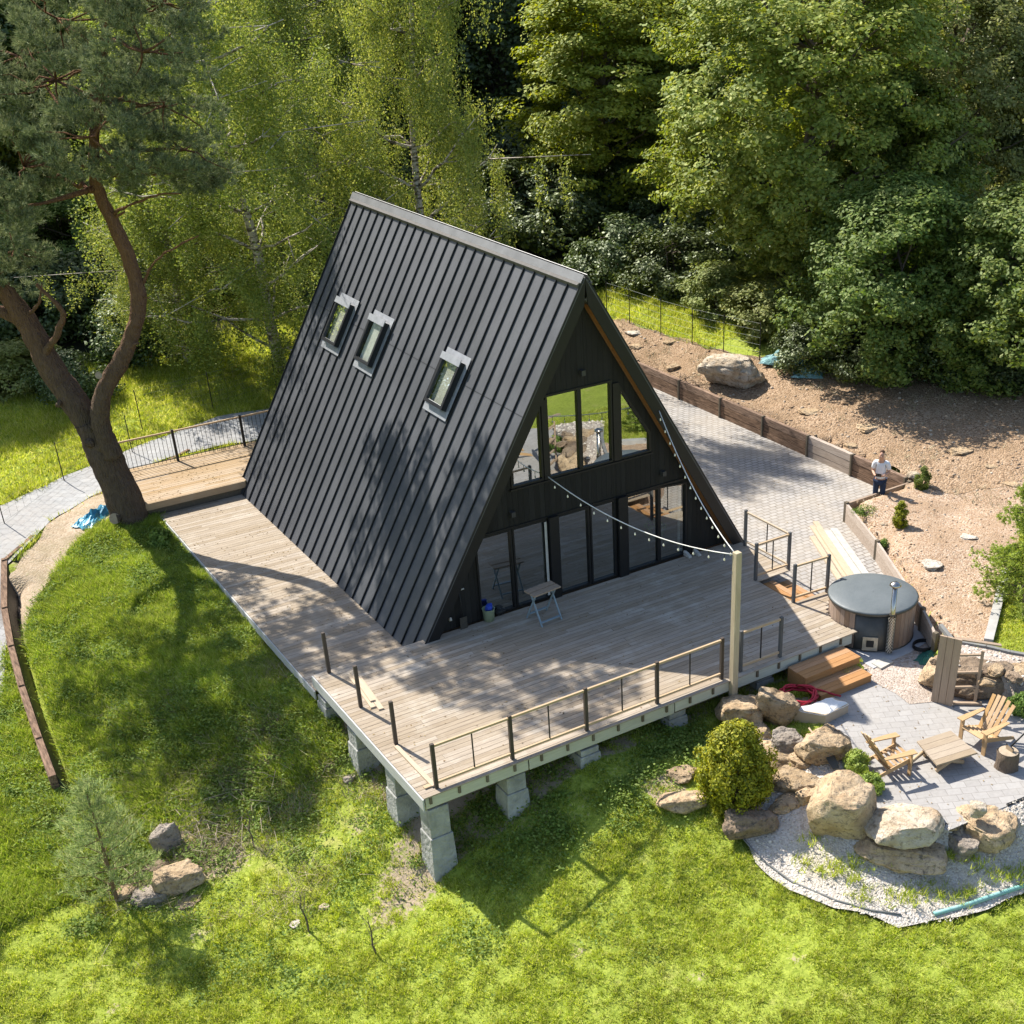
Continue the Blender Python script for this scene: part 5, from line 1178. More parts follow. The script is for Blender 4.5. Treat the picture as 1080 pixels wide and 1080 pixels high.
def tree(kind, name, label, cat, base, sx, sz, rz, group=None):
    me, tme, h, r_ = KIN[kind]; o = thing(name, label, cat, base, group, rz); o.scale = (sx, sx, sz)
    a = bpy.data.objects.new('trunk', tme); COL.objects.link(a); a.parent = o
    b = bpy.data.objects.new('crown', me); COL.objects.link(b); b.parent = o
    return o
def tpx(kind, name, label, u, v, D, w, group=None, rz=None, cf=.56, cat='tree'):
    P = atd(u, v, D); zb = hz(P.x, P.y); me, tme, h, r_ = KIN[kind]; sx = (w/FOC*D)/(2*r_); sz = max((P.z-zb)/(cf*h), .78*sx)
    return tree(kind, name, label, cat, (P.x, P.y, zb-.1), sx, sz, random.uniform(0, 6.28) if rz is None else rz, group)
GF = 'trees of the wood behind the house'
tpx('oak', 'broadleaf_tree', 'tallest bright green tree right of the roof apex with a visible grey trunk', 858, 125, 43.5, 350, GF, .4)
tpx('maple', 'maple_tree', 'lime green tree with layered sprays left of the tallest bright tree', 640, 160, 56, 225, GF, 1.0)
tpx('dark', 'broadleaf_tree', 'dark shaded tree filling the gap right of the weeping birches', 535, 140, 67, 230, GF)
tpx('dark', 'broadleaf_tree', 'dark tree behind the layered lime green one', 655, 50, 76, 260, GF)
tpx('mid', 'broadleaf_tree', 'mid green tree with its top behind the lime tree', 735, 50, 56, 200, GF)
tpx('olive', 'broadleaf_tree', 'olive tree with pale leaf tips in the top right', 1000, 110, 47, 240, GF)
tpx('hazel', 'hazel_tree', 'dense low hazel overhanging the bank right of the netting', 950, 325, 40.6, 255, GF)
tpx('hazel', 'hazel_tree', 'dense dark hazel at the right edge above the slope', 1080, 345, 39.6, 260, GF)
tpx('mid', 'broadleaf_tree', 'mid green tree between the tallest tree and the olive one', 945, 200, 46, 190, GF)
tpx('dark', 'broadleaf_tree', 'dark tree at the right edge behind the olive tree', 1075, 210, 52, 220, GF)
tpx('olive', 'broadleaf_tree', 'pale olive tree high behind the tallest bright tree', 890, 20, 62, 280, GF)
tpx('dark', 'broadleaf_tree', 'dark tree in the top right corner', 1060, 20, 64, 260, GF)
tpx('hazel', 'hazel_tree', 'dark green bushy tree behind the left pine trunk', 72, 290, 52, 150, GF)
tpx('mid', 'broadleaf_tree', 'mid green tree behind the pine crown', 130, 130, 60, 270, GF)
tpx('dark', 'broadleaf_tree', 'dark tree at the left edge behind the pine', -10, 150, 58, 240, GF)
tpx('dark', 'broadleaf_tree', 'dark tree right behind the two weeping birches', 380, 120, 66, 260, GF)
tpx('mid', 'broadleaf_tree', 'mid green tree between both weeping birches at the back', 300, 60, 62, 240, GF)
tpx('oak', 'broadleaf_tree', 'bright tree peeping over the birches at the top', 215, 30, 66, 240, GF)
gf = 'far trees deep in the wood'
for k in range(24):
    u = -90+k*54; tpx(('dark', 'mid')[k % 2], 'broadleaf_tree', 'far tree deep in the dark wood along the top edge', u, 14+(k*37 % 34), 74+(k*53 % 19), 270, gf)
B1 = gp(299, 392); P_ = atd(235, 175, depth_of(B1))
bt = tree('birch', 'birch_tree', 'weeping birch with a leaning pale trunk between the pine and the roof', 'tree', B1, 1.12, 1.02, 2.2, 'weeping birches'); bt.rotation_euler = (Matrix.Rotation(R(13), 4, Vector((.8, -.6, 0))) @ Matrix.Rotation(2.2, 4, 'Z')).to_euler()
tpx('birch2', 'birch_tree', 'tall weeping birch rising just behind the rear of the roof ridge', 432, 105, 41, 195, 'weeping birches', 1.2, .55)
tpx('birch', 'birch_tree', 'thin weeping birch at the top left between pine crown and taller birches', 205, 90, 52, 200, 'weeping birches', 4.4, .6)
tpx('birch2', 'birch_tree', 'weeping birch behind the middle of the leafy curtain left of the ridge', 330, 130, 50, 210, 'weeping birches', 3.1, .58)
tree('oak', 'broadleaf_tree', 'broadleaf tree just outside the left edge, shading the lawn', 'tree', (-17.6, 6.6, hz(-17.6, 6.6)), .38, .6, .3)
gu = 'undergrowth in the deep shade of the wood'
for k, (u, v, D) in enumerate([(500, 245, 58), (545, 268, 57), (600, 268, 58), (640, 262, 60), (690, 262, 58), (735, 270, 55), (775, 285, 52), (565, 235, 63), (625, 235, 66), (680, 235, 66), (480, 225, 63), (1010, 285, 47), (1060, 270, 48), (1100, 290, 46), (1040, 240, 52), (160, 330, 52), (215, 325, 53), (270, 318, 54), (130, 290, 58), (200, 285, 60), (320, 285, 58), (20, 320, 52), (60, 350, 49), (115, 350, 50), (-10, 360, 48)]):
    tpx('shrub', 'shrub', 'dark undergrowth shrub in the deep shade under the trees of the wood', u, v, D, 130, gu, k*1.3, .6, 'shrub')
for k, (x_, y_) in enumerate(((-13, 36), (-20, 36), (-15, 43), (-22, 40), (-27, 34), (-19, 47), (-8, 42))):
    tree(('oak', 'mid')[k % 2], 'broadleaf_tree', 'tree behind the big pine, mostly outside the top left of the view', 'tree', (x_, y_, hz(x_, y_)-.1), 1.1, 1.15, k*1.7, 'trees behind the pine')
tpx('birch2', 'birch_tree', 'low weeping birch curtain directly right of the forked pine trunk', 180, 285, 44.5, 165, 'weeping birches', 5.0, .5)
GS = 'shrubs along the edge of the wood'
for k, (kd, u, v, D, w, lab) in enumerate([
 ('shrub', 652, 285, 52, 110, 'dark shrub directly right of the roof apex'), ('shrub', 712, 292, 50, 110, 'dark shrub above the left half of the grass strip'),
 ('pshrub', 765, 300, 47, 95, 'pale brownish shrub above the grass strip'), ('pshrub', 812, 322, 44.5, 100, 'pale leafy shrub at the right end of the grass strip'),
 ('shrub', 858, 375, 42, 90, 'dark shrub above the torn netting'), ('shrub', 1000, 425, 41.5, 130, 'dark shrub hanging over the shaded slope'), ('shrub', 1075, 440, 40.5, 110, 'dark shrub at the right edge of the shaded slope'),
 ('shrub', 925, 412, 41.5, 110, 'dark shrub below the low hazel by the slope'), ('pshrub', 20, 400, 44, 100, 'pale flowering shrub left of the pine trunk'), ('shrub', 75, 395, 43, 90, 'low dark shrub between the two pine trunks'),
 ('shrub', 160, 385, 47, 120, 'dark shrub below the drooping birch twigs'), ('shrub', 335, 320, 52, 120, 'dark shrub behind the leaning birch trunk'), ('shrub', 590, 250, 56, 130, 'dark shrub in the gap left of the lime tree')]):
    tpx(kd, 'shrub', lab, u, v, D, w, GS, k*1.1, .5, 'shrub')
# ------------------------------------------------------------------ the big pine
pb = gp(138, 548); D0 = depth_of(pb)+.1
pine = thing('pine_tree', 'big two-trunked old pine leaning over the mound beside the rear deck', 'tree', pb)
def ROTV(a, rx, ry, rd):
    return Vector(ROT[0])*a.x*rx+Vector(-ROT[1])*a.y*ry+Vector(ROT[2])*a.z*rd
def pdep(v, dd): return D0-.52*(550-v)*D0/FOC+dd
def pq(u, v, dd=0.0): return atd(u, v, pdep(v, dd))
tk = MB()
def limb(pts, n=10):
    P = [pq(a, b, c) for a, b, c, r_ in pts]; Rr = [r_ for *_, r_ in pts]; out, rr = [], []
    for i in range(len(P)-1):
        for k in range(9):
            f = k/9; p0, p1, p2, p3 = P[max(i-1, 0)], P[i], P[i+1], P[min(i+2, len(P)-1)]
            out.append(.5*((2*p1)+(p2-p0)*f+(2*p0-5*p1+4*p2-p3)*f*f+(3*p1-p0-3*p2+p3)*f**3)); rr.append((Rr[i]*(1-f)+Rr[i+1]*f)*(1+.07*noise.noise(out[-1]*2.1)))
    out.append(P[-1]); rr.append(Rr[-1]); tk.tube(out, [r_*.86 for r_ in rr], n+4); return out
limb([(143, 575, .1, .75), (138, 548, 0, .62), (128, 520, 0, .55), (115, 492, 0, .54), (104, 465, 0, .52), (92, 445, 0, .42)], 14)
l1 = limb([(108, 472, 0, .40), (82, 428, .1, .42), (55, 390, .2, .37), (33, 348, .3, .34), (8, 312, .3, .29), (-28, 270, .1, .24), (-75, 225, -.2, .19), (-125, 185, -.6, .14), (-175, 140, -1, .07)], 12)
l2 = limb([(118, 480, -.2, .34), (106, 445, -.35, .28), (110, 412, -.4, .265), (128, 380, -.3, .24), (142, 345, -.2, .225), (146, 315, -.1, .215), (137, 275, 0, .2), (122, 240, .1, .19), (105, 205, .2, .175), (99, 165, .1, .155), (103, 110, 0, .125), (110, 50, 0, .09), (115, -30, 0, .05)], 12)
limb([(48, 372, .1, .12), (60, 352, -.2, .1), (66, 330, -.3, .085), (52, 312, -.4, .06), (38, 300, -.4, .04)], 7)
limb([(30, 345, .3, .2), (5, 330, .2, .16), (-30, 322, -.1, .12), (-70, 300, -.3, .08)], 8)
limb([(146, 306, 0, .045), (165, 275, -.2, .035), (190, 258, -.3, .028), (210, 248, -.4, .02)], 6)
limb([(147, 313, -.1, .04), (158, 313, -.3, .02)], 5)
limb([(100, 448, .2, .17), (94, 470, -.5, .15)], 8); limb([(128, 545, -.3, .17), (122, 547, -.62, .16)], 10)
limb([(128, 372, -.3, .06), (146, 362, -.5, .035)], 6); limb([(70, 415, .1, .09), (62, 428, -.3, .07)], 6); limb([(113, 232, .1, .05), (132, 224, 0, .02)], 5); limb([(24, 335, .3, .07), (40, 322, .1, .04), (44, 300, 0, .02)], 6)
for a, b, c in ((120, 225, .1), (104, 130, 0)): limb([(a, b, c, .05), (a+40, b-18, -.3, .03), (a+70, b-22, -.5, .015)], 5)
BLOBS = [(60, 85, 75, 55, 0), (150, 55, 68, 48, -.8), (25, 175, 60, 52, -.5), (95, 145, 62, 36, -1.2), (172, 112, 58, 34, 0), (195, 158, 48, 38, .4), (60, 20, 90, 45, .6), (170, 5, 55, 40, .2), (15, 265, 32, 46, .3), (-45, 110, 70, 90, 0), (-80, 150, 55, 60, .4),
         (150, 178, 55, 20, -.3), (135, 95, 50, 40, 1.4), (20, 60, 60, 55, 1.6), (110, -40, 80, 50, 0), (5, 225, 42, 30, -1.2), (60, 185, 35, 25, .9), (215, 185, 22, 22, .6), (-125, 150, 75, 75, -1.2), (-180, 190, 65, 75, -.6), (-120, 205, 55, 40, -1.6), (-215, 130, 60, 60, -1), (-160, 90, 70, 60, -.5)]
TC, TD = [], []
for (u, v, ru, rv, dd) in BLOBS:
    c = pq(u, v, dd*1.3); s = FOC/pdep(v, dd); src = min(l1+l2, key=lambda q: (q-c).length+(0 if q.z < c.z+.3 else 2)); tk.tube(jitter_line(src, c, 5, .14), [.07, .06, .05, .04, .03, .015], 6)
    nsub = int(9+ru*rv/190)
    for k in range(nsub):
        a = Vector(unit(rng.normal(size=3)))*float(rng.uniform(.35, 1))**.5; sc = c+ROTV(a, ru/s, rv/s, 1.25*ru/s)
        if noise.noise(sc*.9) < -.3: continue
        if k % 3 == 0: tk.tube(jitter_line(c, sc, 4, .15), [.028, .022, .018, .012, .006], 4)
        n = 26; off = unit(rng.normal(size=(n, 3)))*np.cbrt(rng.uniform(.1, 1, (n, 1)))*np.array([.5, .5, .26]); TC.append(np.array(sc)+off*.72); TD.append(unit(off*1.6+np.array([0, 0, .55])+unit(np.array(sc-c))[None]*.4))
TC = np.concatenate(TC)-np.array(pb); TD = np.concatenate(TD)
V, Ft = needles(TC, TD, .155, .0105, 16, .6)
tk.v = [tuple(Vector(q)+noise.noise_vector(Vector(q)*3.1)*.04+noise.noise_vector(Vector(q)*9.0)*.022) for q in tk.v]
tk.build('trunk', MT_PINEB, pine, True)
cm = np_mesh('crown', V, tris=Ft); link_mesh('crown', cm, ML_PINE, pine)
MT_CUT = plain('sawn_cut', (.42, .33, .24), (.3, .22, .15), 12, .9)
cu = pq(121, 547, -.62); vd = (Vector(CAM)-cu).normalized(); MB().tube([cu, cu+vd*.03], .15, 14).build('sawn_branch_end', MT_CUT, pine)
cu = pq(104, 396, -.66); MB().tube([cu, cu+vd*.03], .09, 12).build('sawn_branch_end', MT_CUT, pine)
# ------------------------------------------------------------------ small conifers and garden plants
def young_pine(name, label, base, h, r_, mat, seed, whorls=8, tuft=(.17, .005, 26)):
    o = thing(name, label, 'tree', base); tk = MB(); tk.tube(jitter_line((0, 0, -.1), (0, 0, h), 8, .015), [.045*(1-.8*i/8) for i in range(9)], 8); C, D = [], []
    for w in range(whorls):
        z = h*(.14+.82*w/(whorls-1)); L = r_*(1.05-.85*(w/(whorls-1))**1.2); nb = 6 if w < whorls-1 else 4
        for k in range(nb):
            a = k*2*math.pi/nb+w*.5+rng.uniform(-.25, .25); e = Vector((math.cos(a)*L, math.sin(a)*L, z+L*.45)); tk.tube([Vector((0, 0, z)), Vector((0, 0, z)).lerp(e, .5)-Vector((0, 0, L*.06)), e], [.012, .009, .005], 4)
            for f in np.linspace(.25, 1, 6):
                p = Vector((0, 0, z)).lerp(e, f); C.append(tuple(p)); D.append(tuple((e-Vector((0, 0, z))).normalized()*.6+Vector((0, 0, .55))))
                if f > .5:
                    for _ in range(2): C.append(tuple(p+Vector(rng.normal(size=3))*.09)); D.append((math.cos(a)*.4, math.sin(a)*.4, .8))
    for k in range(7): C.append((0, 0, h*(.75+.27*k/7))); D.append((0, 0, 1))
    V, Ft = needles(np.array(C), np.array(D), tuft[0], tuft[1], tuft[2], .5)
    tm = bpy.data.meshes.new('trunk'); tm.from_pydata(tk.v, [], tk.f); tm.materials.append(MT_PINEB2); link_mesh('trunk', tm, None, o); link_mesh('crown', np_mesh('crown', V, tris=Ft), mat, o); return o
MT_PINEB2 = plain('young_bark', (.20, .125, .07), (.13, .085, .05), 20, .9)
yb = gp(124, 950); young_pine('young_pine', 'young pine with pale green needles standing alone on the lower left lawn', yb, 2.75, .88, ML_YPINE, 3, 7, (.17, .0075, 10))
def clump_shrub(name, label, base, h, r_, ncl, per, leaf, mat, seed, cl=.13, pw=.7, group=None, cat='shrub'):
    global rng
    keep = rng; rng = np.random.default_rng(seed); o = thing(name, label, cat, base, group); C = []
    while len(C) < ncl:
        f = rng.uniform(0, 1); a = rng.uniform(0, 6.283); w = math.sin(math.pi*min(1, .18+.80*f))**pw; rho = r_*w*(1+.34*noise.noise(Vector((math.cos(a)*2, math.sin(a)*2, f*4+seed))))*math.sqrt(rng.uniform(.45, 1)); C.append((math.cos(a)*rho, math.sin(a)*rho, h*f))
    C = np.array(C); ix = np.repeat(np.arange(ncl), per); g = unit(rng.normal(size=(len(ix), 3)))*np.cbrt(rng.uniform(0, 1, (len(ix), 1))); P = C[ix]+g*np.array([cl, cl, cl*1.1])
    N = unit(np.c_[C[ix][:, :2], (C[ix][:, 2:]-h*.4)])*.6+g*.8+rng.normal(size=P.shape)*.5; P[:, 2] = np.maximum(P[:, 2], .02)
    V, Fq = leafquads(P, N, leaf*rng.uniform(.6, 1.3, len(P))); link_mesh('foliage', np_mesh('foliage', V, quads=Fq), mat, o)
    tk = MB(); 
    for k in range(14): q = C[int(rng.integers(ncl))]; tk.tube(jitter_line((0, 0, -.05), q*.85, 4, .1), [.03, .025, .018, .012, .006], 5)
    tm = bpy.data.meshes.new('stems'); tm.from_pydata(tk.v, [], tk.f); link_mesh('stems', tm, MT_TRUNK, o); rng = keep; return o
bb_ = gp(778, 858); bb_.z += 0
clump_shrub('round_bush', 'dense yellow-green egg-shaped conifer bush beside the boulders', at(775, 846, -1.15)-Vector((0, 0, .05)), 1.8, .72, 200, 110, .034, ML_BUSH, 5, .17)
clump_shrub('thuja_shrub', 'small yellow-tipped thuja in the middle of the red gravel', gp(949, 557), .72, .17, 80, 70, .02, ML_BUSH, 6, .06)
clump_shrub('thuja_shrub', 'small dull green thuja at the corner of the two walls', gp(972, 515), .62, .2, 70, 60, .022, ML_MID, 7, .07)
clump_shrub('garden_plant', 'lime green plant between the largest boulder and the patio', at(903, 812, -.55), .4, .25, 60, 60, .025, ML_CONIF, 8, .09)
clump_shrub('garden_plant', 'lower lime green plant nearer the white-topped slab', at(917, 833, -.55), .3, .28, 60, 60, .025, ML_CONIF, 9, .08)
clump_shrub('garden_plant', 'green plant at the right patio edge by the stone blocks', at(1078, 752, -.55), .4, .3, 60, 60, .025, ML_WEED, 10, .09)
clump_shrub('garden_plant', 'dark leafy plant under the deck edge by the orange steps', gp(740, 722), .55, .5, 80, 60, .05, ML_WEED, 11, .16)
clump_shrub('garden_plant', 'small leafy plant behind the post of the gravel bed wall', gp(931, 582), .2, .13, 20, 40, .025, ML_WEED, 12, .08)
clump_shrub('garden_plant', 'low green weeds along the inner corner of the bed wall', gp(912, 541), .12, .3, 30, 30, .02, ML_WEED, 13, .1)
clump_shrub('garden_plant', 'leafy plant at the inner corner where both left decks meet', gp(170, 575), .4, .3, 40, 50, .05, ML_WEED, 14, .12)
# bright conifer at the right edge: tiers of feathery sprays
def tiers(name, label, base, h, r_, mat, seed):
    global rng
    keep = rng; rng = np.random.default_rng(seed); o = thing(name, label, 'tree', base); tk = MB(); tk.tube(jitter_line((0, 0, -.1), (0, 0, h*.95), 6, .02), [.07*(1-.8*i/6) for i in range(7)], 8); C, D = [], []
    for w in range(11):
        z = h*(.08+.9*w/10); L = r_*(1-.72*(w/10)**1.3)
        for k in range(9):
            a = rng.uniform(0, 6.283); ln = L*rng.uniform(.65, 1.15); e = Vector((math.cos(a)*ln, math.sin(a)*ln, z+rng.uniform(-.05, .22))); s = Vector((0, 0, z)); tk.tube([s, s.lerp(e, .6)+Vector((0, 0, .04)), e], [.014, .01, .005], 4)
            for f in np.linspace(.3, 1, 9):
                p = s.lerp(e, f); sp = .15*(1.25-f)
                for _ in range(5): q = p+Vector(rng.normal(size=3))*sp; q.z = p.z+.06*rng.normal()-.03; C.append(tuple(q)); D.append((math.cos(a)+rng.normal()*.5, math.sin(a)+rng.normal()*.5, .25))
    V, Ft = needles(np.array(C), np.array(D), .085, .012, 9, .6); tm = bpy.data.meshes.new('trunk'); tm.from_pydata(tk.v, [], tk.f); link_mesh('trunk', tm, MT_TRUNK, o); link_mesh('crown', np_mesh('crown', V, tris=Ft), mat, o); rng = keep
tiers('conifer', 'bright green feathery conifer at the right edge of the red gravel', gp(1080, 640), 2.9, 1.35, ML_CONIF, 4)
# dead saplings
def sapling(label, u, v, h, seed):
    b = gp(u, v); o = thing('dead_sapling', label, 'sapling', b, 'bare saplings on the lower slope'); mb = MB(); q = jitter_line(b-Vector((0, 0, .1)), b+Vector((rng.uniform(-.1, .1), 0, h)), 6, .08); mb.tube(q, [.022, .02, .018, .015, .012, .009, .005], 6); mb.build('stem', MT_TRUNK, o)
    mb = MB()
    for k in range(7): s = q[2+k % 4]; mb.tube([s, s+Vector((rng.normal()*.18, rng.normal()*.18, .22))], [.006, .002], 4)
    mb.build('twigs', MT_TRUNK, o)
sapling('bare sapling beside the brushwood below the mound', 268, 893, .95, 1)
sapling('bare sapling with a mossy stem in the weeds', 325, 982, .95, 2)
sapling('bare thin sapling left of the corner pillar shadow', 396, 1005, .9, 3)
# brushwood
mb = MB(); c = gp(238, 872)
for k in range(130):
    a = rng.uniform(0, 6.28); p = c+Vector((rng.normal()*.75, rng.normal()*.45, 0)); p.z = hz(p.x, p.y)+rng.uniform(.02, .22); L = rng.uniform(.25, .8); mb.tube([p, p+Vector((math.cos(a)*L, math.sin(a)*L, rng.uniform(-.08, .12)))], [.008, .004], 4)
tag(mb.build('brushwood', MT_DRYT := plain('dry_twigs', (.36, .30, .22), (.24, .19, .14), 9, .9)), 'pale dry brushwood heap right of the lawn rocks', None, None, 'stuff')
# ------------------------------------------------------------------ grass and weeds
ZONES = [PAVE, PATIO, PATH, GBED, BANK, GBORD, TERR, SOIL, [(a-.1, b) for a, b in DITCH]+[(a+.42, b) for a, b in DITCH[::-1]]]
def grass_points(n, xr, yr, dens, margin=160):
    x = rng.uniform(*xr, n); y = rng.uniform(*yr, n); ok = np.ones(n, bool)
    for Z_ in ZONES: ok &= ~inpoly(Z_, x, y)
    ok &= ~inpoly([(-7.1, 1), (5, 1), (5, 12.2), (-7.1, 12.2)], x, y)
    ok &= ~inpoly([(-6.6, -4.2), (4.4, -4.2), (4.4, 1), (-6.6, 1)], x, y)
    x, y = x[ok], y[ok]; z = H(x, y); u, v, d = proj(np.c_[x, y, z]); k = (u > -margin) & (u < 1080+margin) & (v > -100) & (v < 1080+margin) & (d > 1)
    x, y, z = x[k], y[k], z[k]; k = rng.uniform(0, 1, len(x)) < dens(x, y); return x[k], y[k], z[k]
def nz(x, y, s, o=0.0): return np.sin(x*s+1.7*np.sin(y*s*.7+o)+o)*np.sin(y*s*1.13+1.3*np.sin(x*s*.8-o)+2*o)
def blades(x, y, z, hgt, w, nb, spr, lean):
    n = len(x); P = np.repeat(np.c_[x, y, z-.01], nb, 0); P[:, :2] += rng.normal(size=(len(P), 2))*spr
    hh = np.repeat(hgt, nb)*rng.uniform(.5, 1.25, len(P)); a = rng.uniform(0, 6.283, len(P)); ww = w*rng.uniform(.7, 1.3, len(P)); sd = np.c_[np.cos(a), np.sin(a), a*0]*ww[:, None]; ln = rng.normal(size=(len(P), 2))*lean*hh[:, None]
    T = P+np.c_[ln, hh]; V = np.stack([P-sd, P+sd, T], 1).reshape(-1, 3); return V, np.arange(len(V)).reshape(-1, 3)
cl1 = lambda x, y: nz(x+.3*np.sin(y*5), y, 11.3, .3)*.6+nz(x, y+.2*np.sin(x*7), 19.7, 1.9)*.5+nz(x, y, 5.3, .9)*.5
d1 = lambda x, y: np.clip(.62-1.0*bare(x, y)+.62*cl1(x, y)+.2*nz(x, y, 1.9)-.2*np.clip(nz(x, y, .9, 1.3), 0, 1), .04, 1)
x, y, z = grass_points(420000, (-18, 5), (-16, 1.2), d1)
mound = np.exp(-((x+9.3)/2.6)**2-((y-4.5)/5)**2)
V1, F1 = blades(x, y, z, .06+.02*nz(x, y, 2.3)+.055*np.clip(cl1(x, y), 0, 1), .009, 5, .03, .6)
tag(link_mesh('lawn_grass', np_mesh('lawn_grass', V1, tris=F1), ML_GRASS), 'short sunlit lawn grass covering the lower slope', None, None, 'stuff')
x, y, z = grass_points(150000, (-17, -7.1), (-1.2, 13), lambda x, y: np.clip(1.1-1.2*bare(x, y)+.2*nz(x, y, 2.1), 0, 1))
V1, F1 = blades(x, y, z, .15+.05*nz(x, y, 1.8)+.07*np.clip(nz(x, y, 4.3), 0, 1), .011, 6, .06, .6)
tag(link_mesh('mound_grass', np_mesh('mound_grass', V1, tris=F1), ML_MOUND), 'long lush grass on the mound left of the deck', None, None, 'stuff')
x, y, z = grass_points(110000, (-24, 24), (12, 30), lambda x, y: (1-litter(x, y))*.95)
V1, F1 = blades(x, y, z, .16+.06*nz(x, y, 1.2), .014, 5, .07, .5)
x, y, z = grass_points(30000, (5, 16), (-12, -3), lambda x, y: .95+x*0)
V2, F2 = blades(x, y, z, .1+.03*nz(x, y, 2.2), .01, 5, .05, .6)
tag(link_mesh('meadow_grass', np_mesh('meadow_grass', np.r_[V1, V2], tris=np.r_[F1, F2+len(V1)]), ML_GRASS), 'meadow grass behind the house and beside the kerb', None, None, 'stuff')
# broad-leaved weeds
def weeds(n, xr, yr, dens, hgt, leaf, per, spr):
    x, y, z = grass_points(n, xr, yr, dens); k = len(x); hh = hgt*rng.uniform(.3, 1.2, k); P = np.repeat(np.c_[x, y, z], per, 0); P += np.c_[rng.normal(size=(len(P), 2))*spr, np.repeat(hh, per)*rng.uniform(.1, 1, len(P))]
    N = rng.normal(size=P.shape)*.45+np.array([0, 0, 1]); return leafquads(P, N, leaf*rng.uniform(.5, 1.3, len(P)), .6)
wd = lambda x, y: np.clip(.35+.7*nz(x, y, 1.25, 2.0)+.7*nz(x, y, 4.1, .4)-.9*bare(x, y), 0, .85)
V1, F1 = weeds(26000, (-13.5, -7), (-2.2, 11.5), wd, .2, .036, 9, .11)
V2, F2 = weeds(26000, (-12, -.5), (-10, -.8), lambda x, y: np.clip(.8*nz(x, y, 1.5, .5)+.7*nz(x, y, 4.7, 1.5)-.1, 0, .8)*.55*np.clip(1.2-np.hypot(x+7.5, y+3.8)/5.5, 0, 1), .16, .033, 9, .11)
V3, F3 = weeds(9000, (-8, -.8), (-7.2, -4.3), lambda x, y: np.clip(.2+.6*nz(x, y, 1.9, 3.5)+.6*nz(x, y, 5.3, 1.0), 0, .7)*(x > -6.4)*np.clip((y+6.9)/1.2, 0, 1), .16, .036, 9, .13)
V = np.r_[V1, V2, V3]; Fq = np.r_[F1, F2+len(V1), F3+len(V1)+len(V2)]
tag(link_mesh('weeds', np_mesh('weeds', V, quads=Fq), ML_WEED), 'broad-leaved weeds over the mound and under the deck edge', None, None, 'stuff')
x, y, z = grass_points(30000, (-13, -5), (-4.2, 7), lambda x, y: np.clip(.15+.8*nz(x, y, 1.6, 4.0)+.7*nz(x, y, 5.9, 2.2)+.6*bare(x, y), 0, .8)*np.clip(1.25-np.hypot(x+8.8, y-.2)/5.2, 0, 1))
V1, F1 = blades(x, y, z, .22+.07*nz(x, y, 3.1), .0065, 3, .07, .9)
tag(link_mesh('dry_stalks', np_mesh('dry_stalks', V1, tris=F1), ML_DRY), 'dry straw stalks among the weeds on the lower mound', None, None, 'stuff')
def scatter_stones(name, label, poly, n, smin, smax, mt, seed, zo=.02):
    global rng
    keep = rng; rng = np.random.default_rng(seed); P = np.array(poly)[:, :2]; x = rng.uniform(P[:, 0].min(), P[:, 0].max(), n*3); y = rng.uniform(P[:, 1].min(), P[:, 1].max(), n*3); k = inpoly(poly, x, y); x, y = x[k][:n], y[k][:n]; z = H(x, y)+zo
    bm = bmesh.new(); bmesh.ops.create_icosphere(bm, subdivisions=1, radius=1); B = np.array([tuple(v.co) for v in bm.verts]); Fi = np.array([[v.index for v in f.verts] for f in bm.faces]); bm.free()
    m_ = len(x); s = smin*(smax/smin)**(rng.uniform(0, 1, m_)**2.2); V = B[None]*(1+.28*rng.normal(size=(m_, len(B), 1))).clip(.6, 1.4)*(s[:, None]*np.array([1, 1, .62])*rng.uniform(.7, 1.3, (m_, 3)))[:, None, :]; a = rng.uniform(0, 6.28, m_); c_, s_ = np.cos(a)[:, None], np.sin(a)[:, None]
    V = np.stack([V[..., 0]*c_-V[..., 1]*s_, V[..., 0]*s_+V[..., 1]*c_, V[..., 2]], -1)+np.c_[x, y, z][:, None, :]; F = (Fi[None]+np.arange(m_)[:, None, None]*len(B)).reshape(-1, 3)
    tag(link_mesh(name, np_mesh(name, V.reshape(-1, 3), tris=F), mt), label, None, None, 'stuff'); rng = keep
def stonemat(name, cs):
    t = NT(name); c_ = t.ramp(t.rand(), [(i/(len(cs)-1), c) for i, c in enumerate(cs)]); return t.pbr(c_, .95, 0, t.bump(t.noise(t.coord(), 30, 4), .6, .01), .1)
MS_B = stonemat('clods', [(.19, .12, .075), (.34, .24, .155), (.42, .33, .24), (.27, .19, .125), (.5, .43, .35)]); MS_W = stonemat('chips', [(.38, .33, .27), (.55, .49, .42), (.64, .59, .52), (.46, .40, .33)])
scatter_stones('bank_stones', 'loose stones and clods strewn over the soil bank', BANK, 3400, .012, .07, MS_B, 1, .03)
scatter_stones('bed_stones', 'loose chips and stones strewn over the gravel bed', GBED, 1700, .012, .045, MS_B, 2)
scatter_stones('border_pebbles', 'loose larger pebbles of the white border', GBORD, 4500, .01, .036, MS_W, 3, .028)
scatter_stones('terrace_pebbles', 'loose pebbles of the small terrace', TERR, 900, .012, .06, MS_W, 4, .03)
x = rng.uniform(10.7, 15, 5000); y = rng.uniform(-5, 21, 5000); k = (inpoly(BANK, x, y) | inpoly(GBED, x, y)) & (nz(x, y, 1.1, .4)+.6*nz(x, y, 3.7) > .35); x, y = x[k], y[k]
V1, F1 = blades(x, y, H(x, y)+.02, np.full(len(x), .12), .008, 4, .06, .8)
tag(link_mesh('bank_grass', np_mesh('bank_grass', V1, tris=F1), ML_DRY), 'thin dry grass tufts on the soil bank', None, None, 'stuff')
